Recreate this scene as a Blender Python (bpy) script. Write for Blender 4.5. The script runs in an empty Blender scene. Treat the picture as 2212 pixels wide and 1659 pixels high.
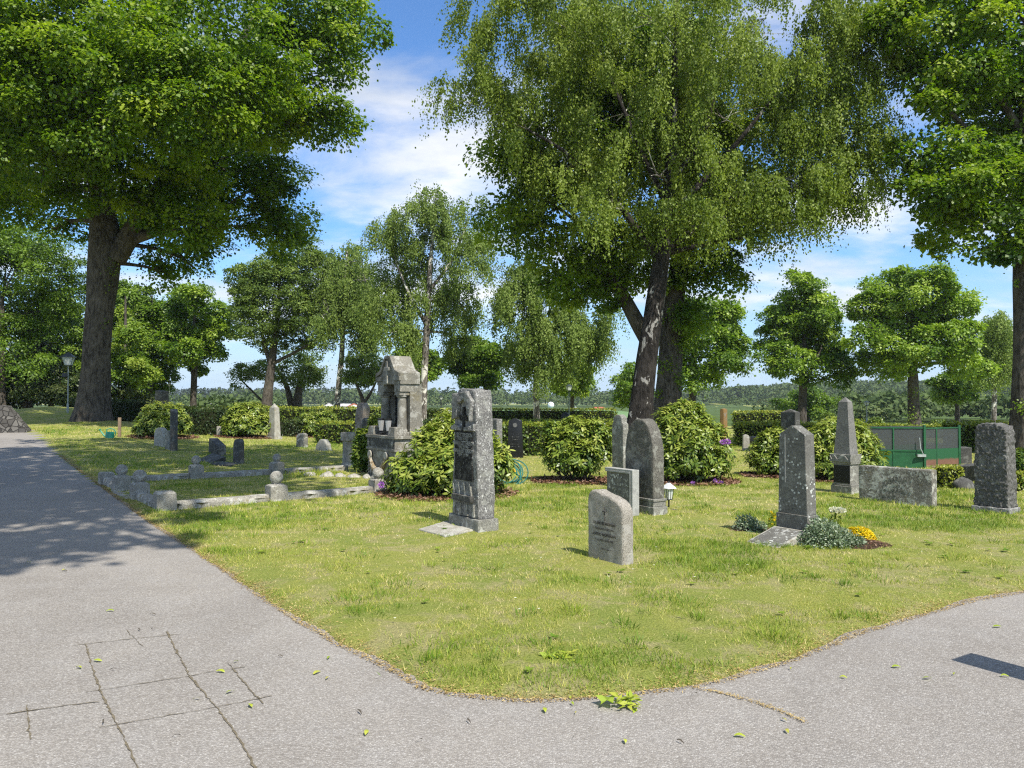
import bpy, bmesh, math, random
import numpy as np
from mathutils import Vector, Matrix, noise as mnoise
R = math.radians
scene = bpy.context.scene
COL = scene.collection
random.seed(7)

# ------------------------------------------------------------------ camera
CAMH = 1.6; F = 1628.0; CX = 1106.0; CY = 829.5; PITCH = math.atan((868 - CY) / F)
cam_d = bpy.data.cameras.new("camera"); cam = bpy.data.objects.new("camera", cam_d); COL.objects.link(cam)
cam_d.sensor_width = 36.0; cam_d.lens = 36.0 * F / 2212.0
cam_d.clip_start = 0.05; cam_d.clip_end = 6000
cam.location = (0, 0, CAMH); cam.rotation_euler = (R(90) + PITCH, 0, 0)
scene.camera = cam
# ------------------------------------------------------------------ world, sun, exposure
SUN_EL = R(52); SUN_AZ = Vector((0.53, -0.848)).normalized()
SUN_DIR = Vector((SUN_AZ.x * math.cos(SUN_EL), SUN_AZ.y * math.cos(SUN_EL), math.sin(SUN_EL)))
scene.view_settings.view_transform = 'Standard'; scene.view_settings.look = 'None'
scene.view_settings.gamma = 1.0; scene.view_settings.use_curve_mapping = False
scene.view_settings.exposure = 0.6
SKY_STRENGTH = 0.09
def make_world():
    w = bpy.data.worlds.new("World"); scene.world = w; w.use_nodes = True
    nt = w.node_tree; N = nt.nodes; L = nt.links; N.clear()
    def mk(t, **k):
        n = N.new(t)
        for a, b in k.items(): setattr(n, a, b)
        return n
    out = mk('ShaderNodeOutputWorld'); bg = mk('ShaderNodeBackground'); L.new(bg.outputs[0], out.inputs[0])
    sky = mk('ShaderNodeTexSky', sky_type='NISHITA', sun_disc=False)
    sky.sun_elevation = SUN_EL; sky.sun_rotation = math.atan2(SUN_AZ.x, SUN_AZ.y)
    sky.air_density = 1.0; sky.dust_density = 0.6; sky.ozone_density = 3.0
    tc = mk('ShaderNodeTexCoord'); sep = mk('ShaderNodeSeparateXYZ'); L.new(tc.outputs['Generated'], sep.inputs[0])
    def math_(op, a, b=None, c=None, clamp=False):
        n = mk('ShaderNodeMath', operation=op, use_clamp=clamp)
        for i, v in enumerate((a, b, c)):
            if v is None: continue
            if isinstance(v, (int, float)): n.inputs[i].default_value = v
            else: L.new(v, n.inputs[i])
        return n.outputs[0]
    zc = math_('MAXIMUM', math_('ADD', sep.outputs[2], 0.20), 0.08)
    comb = mk('ShaderNodeCombineXYZ')
    L.new(math_('DIVIDE', sep.outputs[0], zc), comb.inputs[0]); L.new(math_('DIVIDE', sep.outputs[1], zc), comb.inputs[1])
    mp = mk('ShaderNodeMapping'); L.new(comb.outputs[0], mp.inputs[0]); mp.inputs['Location'].default_value = (3.45, 5.5, 0)
    mp.inputs['Scale'].default_value = (0.75, 1.1, 1)
    def noi(scale, det, rough, dist, src):
        n = mk('ShaderNodeTexNoise'); n.inputs['Scale'].default_value = scale; n.inputs['Detail'].default_value = det
        n.inputs['Roughness'].default_value = rough; n.inputs['Distortion'].default_value = dist
        L.new(src, n.inputs['Vector']); return n.outputs['Fac']
    big = noi(1.25, 9, 0.55, 0.25, mp.outputs[0]); fine = noi(4.2, 10, 0.6, 0.5, mp.outputs[0])
    f = math_('ADD', math_('MULTIPLY', big, 0.78), math_('MULTIPLY', fine, 0.22))
    def ramp(src, a, b):
        n = mk('ShaderNodeMapRange', interpolation_type='SMOOTHSTEP'); L.new(src, n.inputs[0])
        n.inputs[1].default_value = a; n.inputs[2].default_value = b; return n.outputs[0]
    mask = ramp(f, 0.43, 0.61)
    shade = ramp(noi(1.6, 8, 0.6, 0.3, mp.outputs[0]), 0.30, 0.68)
    low = ramp(sep.outputs[2], 0.02, 0.14)
    lowb = ramp(sep.outputs[2], 0.22, 0.0)
    ccol = mk('ShaderNodeMix', data_type='RGBA'); L.new(shade, ccol.inputs[0])
    ccol.inputs[6].default_value = (4.9, 5.4, 6.2, 1); ccol.inputs[7].default_value = (8.6, 8.6, 8.6, 1)
    skyc = mk('ShaderNodeMix', data_type='RGBA', blend_type='MULTIPLY'); skyc.inputs[0].default_value = 1.0
    L.new(sky.outputs[0], skyc.inputs[6]); skyc.inputs[7].default_value = (0.92, 1.28, 1.62, 1)
    mix = mk('ShaderNodeMix', data_type='RGBA')
    L.new(math_('MULTIPLY', math_('MULTIPLY', mask, 0.90), math_('ADD', math_('MULTIPLY', low, 0.8), 0.2)), mix.inputs[0])
    hz = mk('ShaderNodeMix', data_type='RGBA'); L.new(math_('MULTIPLY', lowb, 0.8), hz.inputs[0]); L.new(skyc.outputs[2], hz.inputs[6]); hz.inputs[7].default_value = (4.5, 5.9, 7.7, 1)
    L.new(hz.outputs[2], mix.inputs[6]); L.new(ccol.outputs[2], mix.inputs[7])
    L.new(mix.outputs[2], bg.inputs[0]); bg.inputs[1].default_value = SKY_STRENGTH
make_world()
sun_d = bpy.data.lights.new("sun", 'SUN'); sun = bpy.data.objects.new("sun", sun_d); COL.objects.link(sun)
sun_d.energy = 4.6; sun_d.angle = R(0.53); sun_d.color = (1.0, 0.945, 0.85)
sun.rotation_euler = SUN_DIR.to_track_quat('Z', 'Y').to_euler()

# ------------------------------------------------------------------ terrain and pixel helpers
def ss(a, b, x):
    t = np.clip((np.asarray(x, float) - a) / (b - a), 0, 1); return t * t * (3 - 2 * t)
def base(x, y):
    x = np.asarray(x, float); y = np.asarray(y, float)
    z = 0.55 * ss(12, 34, y) * ss(4, 18, -x) * (1 - ss(48, 70, y))
    z = z + 0.75 * np.exp(-((x + 26) / 4.5) ** 2 - ((y - 43) / 6.0) ** 2)
    z = z + 0.22 * np.exp(-((x + 18.3) / 1.9) ** 2 - ((y - 33) / 1.9) ** 2)
    z = z - 1.2 * ss(46, 85, y)
    z = z + 9.0 * ss(250, 520, y) * np.exp(-((x - 235) / 95) ** 2)
    return z
def ray(px, py):
    X = (px - CX) / F; Z = (CY - py) / F; c, s = math.cos(PITCH), math.sin(PITCH)
    return np.array([X, c - s * Z, s + c * Z])
def at(px, py, dz=0.0):
    d = ray(px, py); t = 1.0
    lo, hi = 0.5, 900.0
    for _ in range(4000):
        p = d * t
        if CAMH + p[2] <= base(p[0], p[1]) + dz: break
        t *= 1.01
        if t > 900: break
    lo, hi = t / 1.01, t
    for _ in range(30):
        m = (lo + hi) / 2; p = d * m
        if CAMH + p[2] <= base(p[0], p[1]) + dz: hi = m
        else: lo = m
    p = d * hi; return Vector((p[0], p[1], CAMH + p[2]))
def W(px, py, y):
    d = ray(px, py); t = y / d[1]; return Vector((d[0] * t, y, CAMH + d[2] * t))
def gz(x, y): return float(base(x, y))
def vnoise(x, y, s, seed=0):
    x = np.asarray(x) * s; y = np.asarray(y) * s
    xi = np.floor(x).astype(np.int64); yi = np.floor(y).astype(np.int64); fx = x - xi; fy = y - yi
    fx = fx * fx * (3 - 2 * fx); fy = fy * fy * (3 - 2 * fy)
    def h(a, b):
        n = (a * 374761393 + b * 668265263 + seed * 974711) & 0x7fffffff
        n = ((n ^ (n >> 13)) * 1274126177) & 0x7fffffff
        return ((n ^ (n >> 16)) & 0xffff) / 65535.0
    return (h(xi, yi) * (1 - fx) + h(xi + 1, yi) * fx) * (1 - fy) + (h(xi, yi + 1) * (1 - fx) + h(xi + 1, yi + 1) * fx) * fy

# ------------------------------------------------------------------ materials
class NT:
    def __init__(s, name):
        s.m = bpy.data.materials.new(name); s.m.use_nodes = True; s.t = s.m.node_tree; s.t.nodes.clear()
        s.out = s.n('ShaderNodeOutputMaterial')
        s.tc = s.n('ShaderNodeTexCoord').outputs['Object']
    def n(s, t, **k):
        x = s.t.nodes.new(t)
        for a, b in k.items(): setattr(x, a, b)
        return x
    def set(s, inp, v):
        if isinstance(v, bpy.types.NodeSocket): s.t.links.new(v, inp)
        elif isinstance(v, (tuple, list)) and len(v) == 3 and inp.type == 'RGBA': inp.default_value = (*v, 1)
        else: inp.default_value = v
    def noise(s, scale, det=6, rough=0.6, dist=0.0, vec=None):
        x = s.n('ShaderNodeTexNoise'); x.inputs['Scale'].default_value = scale; x.inputs['Detail'].default_value = det
        x.inputs['Roughness'].default_value = rough; x.inputs['Distortion'].default_value = dist
        s.set(x.inputs['Vector'], vec or s.tc); return x.outputs['Fac']
    def vor(s, scale, out='Distance', vec=None, rnd=1.0):
        x = s.n('ShaderNodeTexVoronoi'); x.inputs['Scale'].default_value = scale; x.inputs['Randomness'].default_value = rnd
        s.set(x.inputs['Vector'], vec or s.tc); return x.outputs[out]
    def mr(s, v, a, b, c=0.0, d=1.0):
        x = s.n('ShaderNodeMapRange', interpolation_type='SMOOTHSTEP'); s.set(x.inputs[0], v)
        for i, q in enumerate((a, b, c, d)): x.inputs[i + 1].default_value = q
        return x.outputs[0]
    def mix(s, f, a, b, mode='MIX'):
        x = s.n('ShaderNodeMix', data_type='RGBA', blend_type=mode); s.set(x.inputs[0], f); s.set(x.inputs[6], a); s.set(x.inputs[7], b)
        return x.outputs[2]
    def math(s, op, a, b=0.0):
        x = s.n('ShaderNodeMath', operation=op); s.set(x.inputs[0], a); s.set(x.inputs[1], b); return x.outputs[0]
    def attr(s, name):
        return s.n('ShaderNodeAttribute', attribute_name=name).outputs['Fac']
    def bump(s, h, strength=0.5, dist=0.01):
        x = s.n('ShaderNodeBump'); x.inputs['Strength'].default_value = strength; x.inputs['Distance'].default_value = dist
        s.set(x.inputs['Height'], h); return x.outputs[0]
    def prin(s, col, rough=0.8, spec=0.3, metal=0.0, normal=None):
        p = s.n('ShaderNodeBsdfPrincipled'); s.set(p.inputs['Base Color'], col); s.set(p.inputs['Roughness'], rough)
        p.inputs['Specular IOR Level'].default_value = spec; p.inputs['Metallic'].default_value = metal
        if normal is not None: s.set(p.inputs['Normal'], normal)
        return p.outputs[0]
    def done(s, sh): s.t.links.new(sh, s.out.inputs[0]); return s.m

def granite(name, c1, c2, lichen=0.25, lichen_col=(0.50, 0.50, 0.44), speck=0.5, bump=0.5, rough=0.85, moss=0.0, spots=0.0, grain=90, fleck=0.0, dk=0.78):
    q = NT(name); c1 = tuple(x * dk * m for x, m in zip(c1, (1.03, 1, .93))); c2 = tuple(x * dk * m for x, m in zip(c2, (1.03, 1, .93)))
    col = q.mix(q.mr(q.noise(3.5, 8, 0.65), 0.3, 0.7), c1, c2)
    g = q.noise(grain, 3, 0.7)
    col = q.mix(speck, col, q.mix(q.mr(g, 0.38, 0.62), tuple(x * 0.45 for x in c1), tuple(min(1, x * 1.7) for x in c2)))
    st = q.noise(2.0, 7, 0.7, 0.6)
    col = q.mix(q.math('MULTIPLY', q.mr(st, 0.50, 0.70), 0.55), col, tuple(x * 0.42 for x in c1))
    if moss: col = q.mix(q.math('MULTIPLY', q.mr(q.noise(5, 6, 0.7, 0.3), 0.55, 0.68), moss), col, (0.22, 0.17, 0.045))
    if lichen:
        wob = q.n('ShaderNodeVectorMath', operation='ADD'); q.set(wob.inputs[0], q.tc)
        nz = q.n('ShaderNodeTexNoise'); nz.inputs['Scale'].default_value = 18; q.set(nz.inputs['Vector'], q.tc)
        sc = q.n('ShaderNodeVectorMath', operation='SCALE'); q.set(sc.inputs[0], nz.outputs['Color']); sc.inputs['Scale'].default_value = 0.05
        q.set(wob.inputs[1], sc.outputs[0])
        lm = q.mr(q.noise(7, 9, 0.72, 0.4, wob.outputs[0]), 0.52, 0.57)
        col = q.mix(q.math('MULTIPLY', lm, lichen), col, lichen_col)
    if spots:
        v = q.vor(22); v2 = q.vor(9)
        keep = q.mr(q.noise(4, 3, 0.5), 0.42, 0.58)
        sp = q.math('MULTIPLY', q.math('MAXIMUM', q.mr(v, 0.30, 0.24), q.mr(v2, 0.20, 0.17)), keep)
        col = q.mix(q.math('MULTIPLY', sp, spots), col, (0.52, 0.53, 0.49))
    if fleck:
        mp = q.n('ShaderNodeMapping'); q.set(mp.inputs[0], q.tc); mp.inputs['Scale'].default_value = (1, 1, .6)
        fl = q.mr(q.noise(52, 3, 0.6, 0.8, mp.outputs[0]), 0.60, 0.66)
        col = q.mix(q.math('MULTIPLY', fl, fleck), col, (0.62, 0.62, 0.59))
    h = q.math('ADD', q.math('MULTIPLY', q.noise(28, 6, 0.7), 0.7), q.math('MULTIPLY', g, 0.35))
    return q.done(q.prin(col, rough, 0.25, 0, q.bump(h, bump, 0.012)))

def leafmat(name, cols, trans, tcol, rough=0.45, spec=0.35):
    q = NT(name); t = q.attr('tone')
    r = q.n('ShaderNodeValToRGB'); q.set(r.inputs[0], t); e = r.color_ramp.elements
    while len(e) < len(cols): e.new(0.5)
    for i, c in enumerate(cols): e[i].position = i / (len(cols) - 1); e[i].color = (*c, 1)
    p = q.prin(r.outputs[0], rough, spec)
    tr = q.n('ShaderNodeBsdfTranslucent'); q.set(tr.inputs[0], q.mix(1.0, r.outputs[0], tcol, 'MULTIPLY'))
    m = q.n('ShaderNodeMixShader'); m.inputs[0].default_value = trans
    q.t.links.new(p, m.inputs[1]); q.t.links.new(tr.outputs[0], m.inputs[2])
    return q.done(m.outputs[0])

def plain(name, col, rough=0.6, spec=0.4, metal=0.0, var=0.25, scale=12, bump=0.15):
    q = NT(name); n = q.noise(scale, 6, 0.65)
    c = q.mix(q.mr(n, 0.3, 0.7), tuple(x * (1 - var) for x in col), tuple(min(1, x * (1 + var)) for x in col))
    return q.done(q.prin(c, rough, spec, metal, q.bump(n, bump, 0.01)))

def bark(name, c1, c2, ridges=14, white=0.0, wc=(0.62, 0.60, 0.55), bump=1.0):
    q = NT(name); mp = q.n('ShaderNodeMapping'); q.set(mp.inputs[0], q.tc); mp.inputs['Scale'].default_value = (1, 1, 0.28)
    a = q.noise(ridges, 8, 0.65, 0.9, mp.outputs[0]); b = q.noise(2.2, 5, 0.6)
    col = q.mix(q.mr(a, 0.38, 0.62), c1, c2)
    col = q.mix(q.math('MULTIPLY', q.mr(b, 0.45, 0.7), 0.5), col, tuple(x * 1.5 for x in c2))
    if white:
        mp2 = q.n('ShaderNodeMapping'); q.set(mp2.inputs[0], q.tc); mp2.inputs['Scale'].default_value = (1.6, 1.6, 0.8)
        w = q.mr(q.noise(1.9, 6, 0.62, 0.5, mp2.outputs[0]), 0.60 - white * 0.25, 0.63 - white * 0.25)
        col = q.mix(w, col, wc)
    return q.done(q.prin(col, 0.9, 0.15, 0, q.bump(a, bump, 0.05)))

M = {}
M['g_grey'] = granite('granite_grey', (0.16, 0.16, 0.15), (0.27, 0.27, 0.25), 0.55, speck=0.55)
M['g_light'] = granite('granite_light', (0.30, 0.29, 0.27), (0.43, 0.42, 0.38), 0.5, (0.5, 0.5, 0.46), moss=0.35)
M['g_kerb'] = granite('granite_kerb', (0.22, 0.215, 0.20), (0.36, 0.35, 0.32), 0.6, (0.52, 0.51, 0.46), moss=0.55, bump=0.7)
M['g_speck'] = granite('granite_speckled', (0.12, 0.12, 0.125), (0.22, 0.22, 0.22), 0.3, (0.42, 0.42, 0.37), speck=0.5, spots=0.2, grain=60, fleck=0.8)
M['g_temple'] = granite('granite_temple', (0.25, 0.243, 0.215), (0.38, 0.365, 0.325), 0.45, (0.48, 0.47, 0.42), speck=0.4, moss=0.25, dk=.55)
M['g_dark'] = granite('granite_dark', (0.055, 0.056, 0.056), (0.11, 0.11, 0.105), 0.35, (0.30, 0.30, 0.27), speck=0.4)
M['g_black'] = granite('granite_black', (0.012, 0.013, 0.015), (0.025, 0.027, 0.03), 0.0, speck=0.3, bump=0.08, rough=0.35)
M['g_panel'] = granite('granite_panel', (0.010, 0.010, 0.010), (0.02, 0.02, 0.02), 0.15, (0.2, 0.2, 0.18), speck=0.5, bump=0.4, rough=0.85, fleck=.25)
M['g_pointed'] = granite('granite_pointed', (0.115, 0.115, 0.11), (0.185, 0.185, 0.175), 0.12, speck=0.35, spots=0.9, bump=0.25)
M['g_obelisk'] = granite('granite_obelisk', (0.14, 0.14, 0.14), (0.21, 0.21, 0.205), 0.1, speck=.5, bump=.3)
M['g_wide'] = granite('granite_mottled', (0.08, 0.08, 0.072), (0.30, 0.29, 0.26), 0.85, (0.46, 0.46, 0.40), speck=0.4, spots=0.55, moss=0.4, bump=0.8)
M['g_round'] = granite('granite_warm', (0.24, 0.225, 0.20), (0.36, 0.34, 0.31), 0.3, (0.50, 0.49, 0.45), speck=0.6, bump=0.7, grain=120)
M['g_red'] = granite('granite_red', (0.17, 0.14, 0.12), (0.30, 0.26, 0.23), 0.4, (0.42, 0.42, 0.38), speck=0.6, bump=0.9)
M['g_frame'] = granite('granite_pale_frame', (0.34, 0.35, 0.35), (0.47, 0.48, 0.48), 0.5, (0.20, 0.20, 0.19), speck=0.25, bump=0.3)
M['g_orange'] = granite('granite_orange', (0.20, 0.125, 0.05), (0.30, 0.18, 0.07), 0.8, (0.2, 0.18, 0.15))
M['engrave'] = plain('engraved_dark', (0.075, 0.07, 0.062), 0.9, 0.1)
M['letter'] = plain('weathered_letter', (0.30, 0.30, 0.28), 0.7, 0.2)
M['letter_dim'] = plain('dim_letter', (0.13, 0.13, 0.125), 0.7, 0.2)
M['letter_pale'] = plain('pale_letter', (0.30, 0.30, 0.26), 0.8, 0.2)
M['bark_maple'] = bark('bark_maple', (0.036, 0.031, 0.026), (0.105, 0.092, 0.077), 11)
M['bark_birch_old'] = bark('bark_birch_old', (0.011, 0.0095, 0.008), (0.038, 0.033, 0.029), 13, white=0.08, wc=(.30,.285,.26))
M['bark_birch'] = bark('bark_birch', (0.06, 0.052, 0.045), (0.19, 0.17, 0.15), 9, white=0.30)
M['bark_dark'] = bark('bark_dark', (0.04, 0.034, 0.028), (0.11, 0.095, 0.08), 12)
M['twig'] = plain('twig', (0.10, 0.085, 0.065), 0.9, 0.1)
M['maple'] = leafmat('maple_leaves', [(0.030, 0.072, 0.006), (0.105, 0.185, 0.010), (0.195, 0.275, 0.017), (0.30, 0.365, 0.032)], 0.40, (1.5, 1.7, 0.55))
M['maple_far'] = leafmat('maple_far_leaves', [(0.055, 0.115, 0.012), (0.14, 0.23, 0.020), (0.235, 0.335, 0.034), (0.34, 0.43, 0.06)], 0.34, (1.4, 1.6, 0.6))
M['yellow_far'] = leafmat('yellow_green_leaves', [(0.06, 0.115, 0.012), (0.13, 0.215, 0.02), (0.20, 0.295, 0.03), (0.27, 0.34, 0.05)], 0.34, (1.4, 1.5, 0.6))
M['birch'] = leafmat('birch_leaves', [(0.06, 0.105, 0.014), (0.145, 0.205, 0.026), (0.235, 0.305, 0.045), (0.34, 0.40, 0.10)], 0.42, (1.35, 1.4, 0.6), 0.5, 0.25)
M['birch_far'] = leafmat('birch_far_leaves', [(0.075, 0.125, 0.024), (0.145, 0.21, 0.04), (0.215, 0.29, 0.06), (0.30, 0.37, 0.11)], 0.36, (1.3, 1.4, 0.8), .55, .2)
M['rhodo'] = leafmat('rhododendron_leaves', [(0.03, 0.07, 0.010), (0.10, 0.165, 0.018), (0.21, 0.27, 0.032), (0.36, 0.39, 0.08)], 0.22, (1.3, 1.4, 0.5), 0.38, 0.5)
M['hedge'] = leafmat('hedge_leaves', [(0.035, 0.075, 0.010), (0.095, 0.16, 0.018), (0.20, 0.25, 0.025), (0.33, 0.34, 0.045)], 0.25, (1.3, 1.4, 0.5))
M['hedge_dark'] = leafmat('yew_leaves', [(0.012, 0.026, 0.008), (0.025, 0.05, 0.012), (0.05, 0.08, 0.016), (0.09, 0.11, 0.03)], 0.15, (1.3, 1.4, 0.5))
M['ground_cover'] = leafmat('variegated_leaves', [(0.05, 0.09, 0.04), (0.11, 0.17, 0.08), (0.24, 0.30, 0.19), (0.42, 0.46, 0.34)], 0.2, (1.2, 1.3, 0.7))
M['woods'] = leafmat('far_wood_leaves', [(0.045, 0.075, 0.028), (0.072, 0.11, 0.038), (0.105, 0.145, 0.05), (0.14, 0.17, 0.07)], 0.2, (1.2, 1.3, 0.7), 0.8, 0.1)
M['conifer'] = leafmat('far_conifer', [(0.035, 0.055, 0.035), (0.05, 0.075, 0.045), (0.065, 0.09, 0.055), (0.085, 0.11, 0.065)], 0.1, (1.1, 1.1, 0.8), 0.9, 0.1)
M['grass'] = leafmat('grass_blades', [(0.12, 0.215, 0.02), (0.275, 0.345, 0.036), (0.47, 0.44, 0.095), (0.64, 0.54, 0.27)], 0.25, (1.25, 1.3, 0.7), 0.5, 0.25)
M['straw'] = leafmat('straw_litter', [(0.14, 0.085, 0.035), (0.32, 0.215, 0.08), (0.48, 0.35, 0.13), (0.58, 0.47, 0.23)], 0.1, (1, 1, 1), 0.8, 0.1)
M['mulch'] = leafmat('dead_leaf_mulch', [(0.06, 0.028, 0.016), (0.13, 0.062, 0.035), (0.22, 0.12, 0.075), (0.36, 0.24, 0.17)], 0.1, (1, 1, 1), 0.8, 0.15)
M['soil'] = plain('soil', (0.055, 0.035, 0.024), 0.95, 0.1, 0, 0.4, 30, 0.8)
M['petal_yellow'] = leafmat('yellow_petals', [(0.55, 0.38, 0.0), (0.75, 0.55, 0.005), (0.85, 0.66, 0.01), (0.9, 0.75, 0.03)], 0.3, (1, 1, 1))
M['petal_white'] = leafmat('white_petals', [(0.55, 0.55, 0.35), (0.75, 0.75, 0.55), (0.8, 0.8, 0.65), (0.85, 0.85, 0.75)], 0.3, (1, 1, 1))
M['petal_purple'] = leafmat('purple_petals', [(0.25, 0.08, 0.35), (0.42, 0.16, 0.55), (0.55, 0.25, 0.68), (0.7, 0.45, 0.8)], 0.3, (1, 1, 1))
M['fallen'] = leafmat('fallen_leaf', [(0.22, 0.30, 0.03), (0.32, 0.40, 0.04), (0.42, 0.46, 0.06), (0.45, 0.40, 0.10)], 0.25, (1, 1.1, 0.6))
M['lamp_metal'] = plain('lamp_dark_green', (0.018, 0.03, 0.028), 0.45, 0.5)
M['lamp_pale'] = plain('lamp_grey_pole', (0.30, 0.33, 0.31), 0.5, 0.4)
M['black_metal'] = plain('black_metal', (0.012, 0.012, 0.013), 0.4, 0.5)
M['white_metal'] = plain('white_metal', (0.75, 0.76, 0.76), 0.35, 0.5, 0, 0.08)
M['green_paint'] = plain('green_paint', (0.014, 0.085, 0.03), 0.5, 0.4, 0, 0.25, 5)
M['green_plastic'] = plain('green_plastic', (0.015, 0.24, 0.15), 0.35, 0.5, 0, 0.1)
M['hose'] = plain('hose_teal', (0.01, 0.14, 0.12), 0.4, 0.5)
M['hose_yellow'] = plain('hose_connector_yellow', (0.7, 0.42, 0.02), 0.5, 0.5)
M['wood'] = plain('weathered_wood', (0.24, 0.17, 0.11), 0.85, 0.2, 0, 0.3, 25, 0.5)
M['wax'] = plain('candle_wax', (0.75, 0.70, 0.55), 0.5, 0.3)
M['house_white'] = plain('house_white', (0.72, 0.70, 0.66), 0.8, 0.2, 0, 0.06)
M['roof_red'] = plain('roof_red', (0.38, 0.12, 0.06), 0.85, 0.2)
M['roof_grey'] = plain('roof_grey', (0.45, 0.42, 0.42), 0.8, 0.2)
M['window_dark'] = plain('window_dark', (0.03, 0.035, 0.04), 0.2, 0.5)
M['blue_paint'] = plain('blue_paint', (0.05, 0.18, 0.55), 0.5, 0.4)
def m_glass():
    q = NT('lamp_glass'); p = q.n('ShaderNodeBsdfPrincipled'); p.inputs['Base Color'].default_value = (0.75, 0.8, 0.78, 1)
    p.inputs['Roughness'].default_value = 0.25; p.inputs['Alpha'].default_value = 0.55; return q.done(p.outputs[0])
M['glass'] = m_glass()
def m_mesh():
    q = NT('wire_mesh'); p = q.n('ShaderNodeBsdfPrincipled'); p.inputs['Base Color'].default_value = (0.055, 0.062, 0.06, 1)
    p.inputs['Roughness'].default_value = 0.6
    s = q.n('ShaderNodeSeparateXYZ'); q.set(s.inputs[0], q.tc)
    def wave(o): return q.mr(q.math('ABSOLUTE', q.math('SUBTRACT', q.math('FRACT', q.math('MULTIPLY', o, 55.0)), 0.5)), 0.10, 0.16)
    hole = q.math('MULTIPLY', wave(q.math('ADD', s.outputs[0], s.outputs[1])), wave(s.outputs[2]))
    q.set(p.inputs['Alpha'], q.math('SUBTRACT', 1.0, q.math('MULTIPLY', hole, 0.55))); return q.done(p.outputs[0])
M['mesh'] = m_mesh()
def m_rust():
    q = NT('green_paint_rusting'); s = q.n('ShaderNodeSeparateXYZ'); q.set(s.inputs[0], q.tc)
    n = q.noise(6, 6, 0.7)
    e = q.mr(q.math('ADD', s.outputs[2], q.math('MULTIPLY', q.math('SUBTRACT', n, 0.5), 0.12)), 0.22, 0.16)
    return q.done(q.prin(q.mix(e, (0.016, 0.085, 0.032), q.mix(n, (0.10, 0.045, 0.025), (0.22, 0.12, 0.08))), 0.7))
M['rust'] = m_rust()
def m_asphalt():
    q = NT('asphalt')
    big = q.noise(0.35, 7, 0.65, 0.8); mid = q.noise(2.4, 7, 0.7); cell = q.n('ShaderNodeSeparateColor'); q.set(cell.inputs[0], q.vor(120, 'Color')); dist = q.vor(120); fine = q.noise(60, 2, .5)
    col = q.mix(q.mr(big, 0.35, 0.65), (0.245, 0.218, 0.188), (0.345, 0.312, 0.272))
    col = q.mix(q.math('MULTIPLY', q.mr(mid, 0.40, 0.75), 0.5), col, (0.37, 0.352, 0.33))
    col = q.mix(q.math('MULTIPLY', q.mr(q.noise(6, 6, .7), 0.5, 0.75), 0.30), col, (0.20, 0.187, 0.172))
    col = q.mix(0.38, col, q.mix(q.mr(cell.outputs[0], 0.1, 0.95), (0.14, 0.13, 0.118), (0.45, 0.43, 0.40)))
    col = q.mix(q.math('MULTIPLY', q.mr(cell.outputs[1], 0.92, 0.96), 0.45), col, (0.58, 0.56, 0.52))
    col = q.mix(q.math('MULTIPLY', q.mr(dist, 0.30, 0.60), 0.35), col, (0.12, 0.11, 0.10))
    return q.done(q.prin(col, 0.9, 0.25, 0, q.bump(q.math('SUBTRACT', fine, dist), 0.6, 0.005)))
M['asphalt'] = m_asphalt()
def m_ground():
    q = NT('lawn_ground')
    a = q.noise(0.8, 7, 0.7, 0.6); b = q.noise(1.9, 9, 0.75, .5); c = q.noise(11, 7, 0.75); d = q.noise(60, 4, 0.8)
    col = q.mix(q.mr(a, 0.35, 0.65), (0.155, 0.235, 0.025), (0.335, 0.345, 0.065))
    col = q.mix(q.math('MULTIPLY', q.mr(b, 0.47, 0.60), 0.9), col, (0.43, 0.35, 0.21))
    col = q.mix(q.math('MULTIPLY', q.mr(c, 0.35, 0.7), 0.4), col, (0.16, 0.235, 0.03))
    col = q.mix(0.5, col, q.mix(q.mr(d, 0.35, 0.65), (0.10, 0.115, 0.025), (0.42, 0.41, 0.14)))
    return q.done(q.prin(col, 0.95, 0.1, 0, q.bump(q.math('ADD', d, c), 0.8, 0.03)))
M['ground'] = m_ground()
def m_field():
    q = NT('field_crop'); a = q.noise(0.02, 4, 0.6); b = q.noise(1.5, 4, 0.6)
    return q.done(q.prin(q.mix(q.mr(a, 0.3, 0.7), (0.13, 0.22, 0.08), q.mix(b, (0.15, 0.25, 0.10), (0.19, 0.28, 0.13))), 0.95, 0.1))
M['field'] = m_field()
M['meadow'] = plain('meadow_grass', (0.07, 0.105, 0.03), 0.95, 0.05, 0, .3, .15, .1)
def m_stonewall():
    q = NT('rubble_wall'); v = q.n('ShaderNodeTexVoronoi', feature='DISTANCE_TO_EDGE'); v.inputs['Scale'].default_value = 5.5; q.set(v.inputs['Vector'], q.tc)
    cell = q.vor(5.5, 'Color'); e = q.mr(v.outputs['Distance'], 0.02, 0.08)
    sx = q.n('ShaderNodeSeparateColor'); q.set(sx.inputs[0], cell)
    col = q.mix(sx.outputs[0], (0.08, 0.075, 0.068), (0.17, 0.16, 0.142))
    col = q.mix(e, (0.06, 0.055, 0.05), col)
    return q.done(q.prin(col, 0.9, 0.2, 0, q.bump(e, 1.0, 0.06)))
M['rubble'] = m_stonewall()

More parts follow.
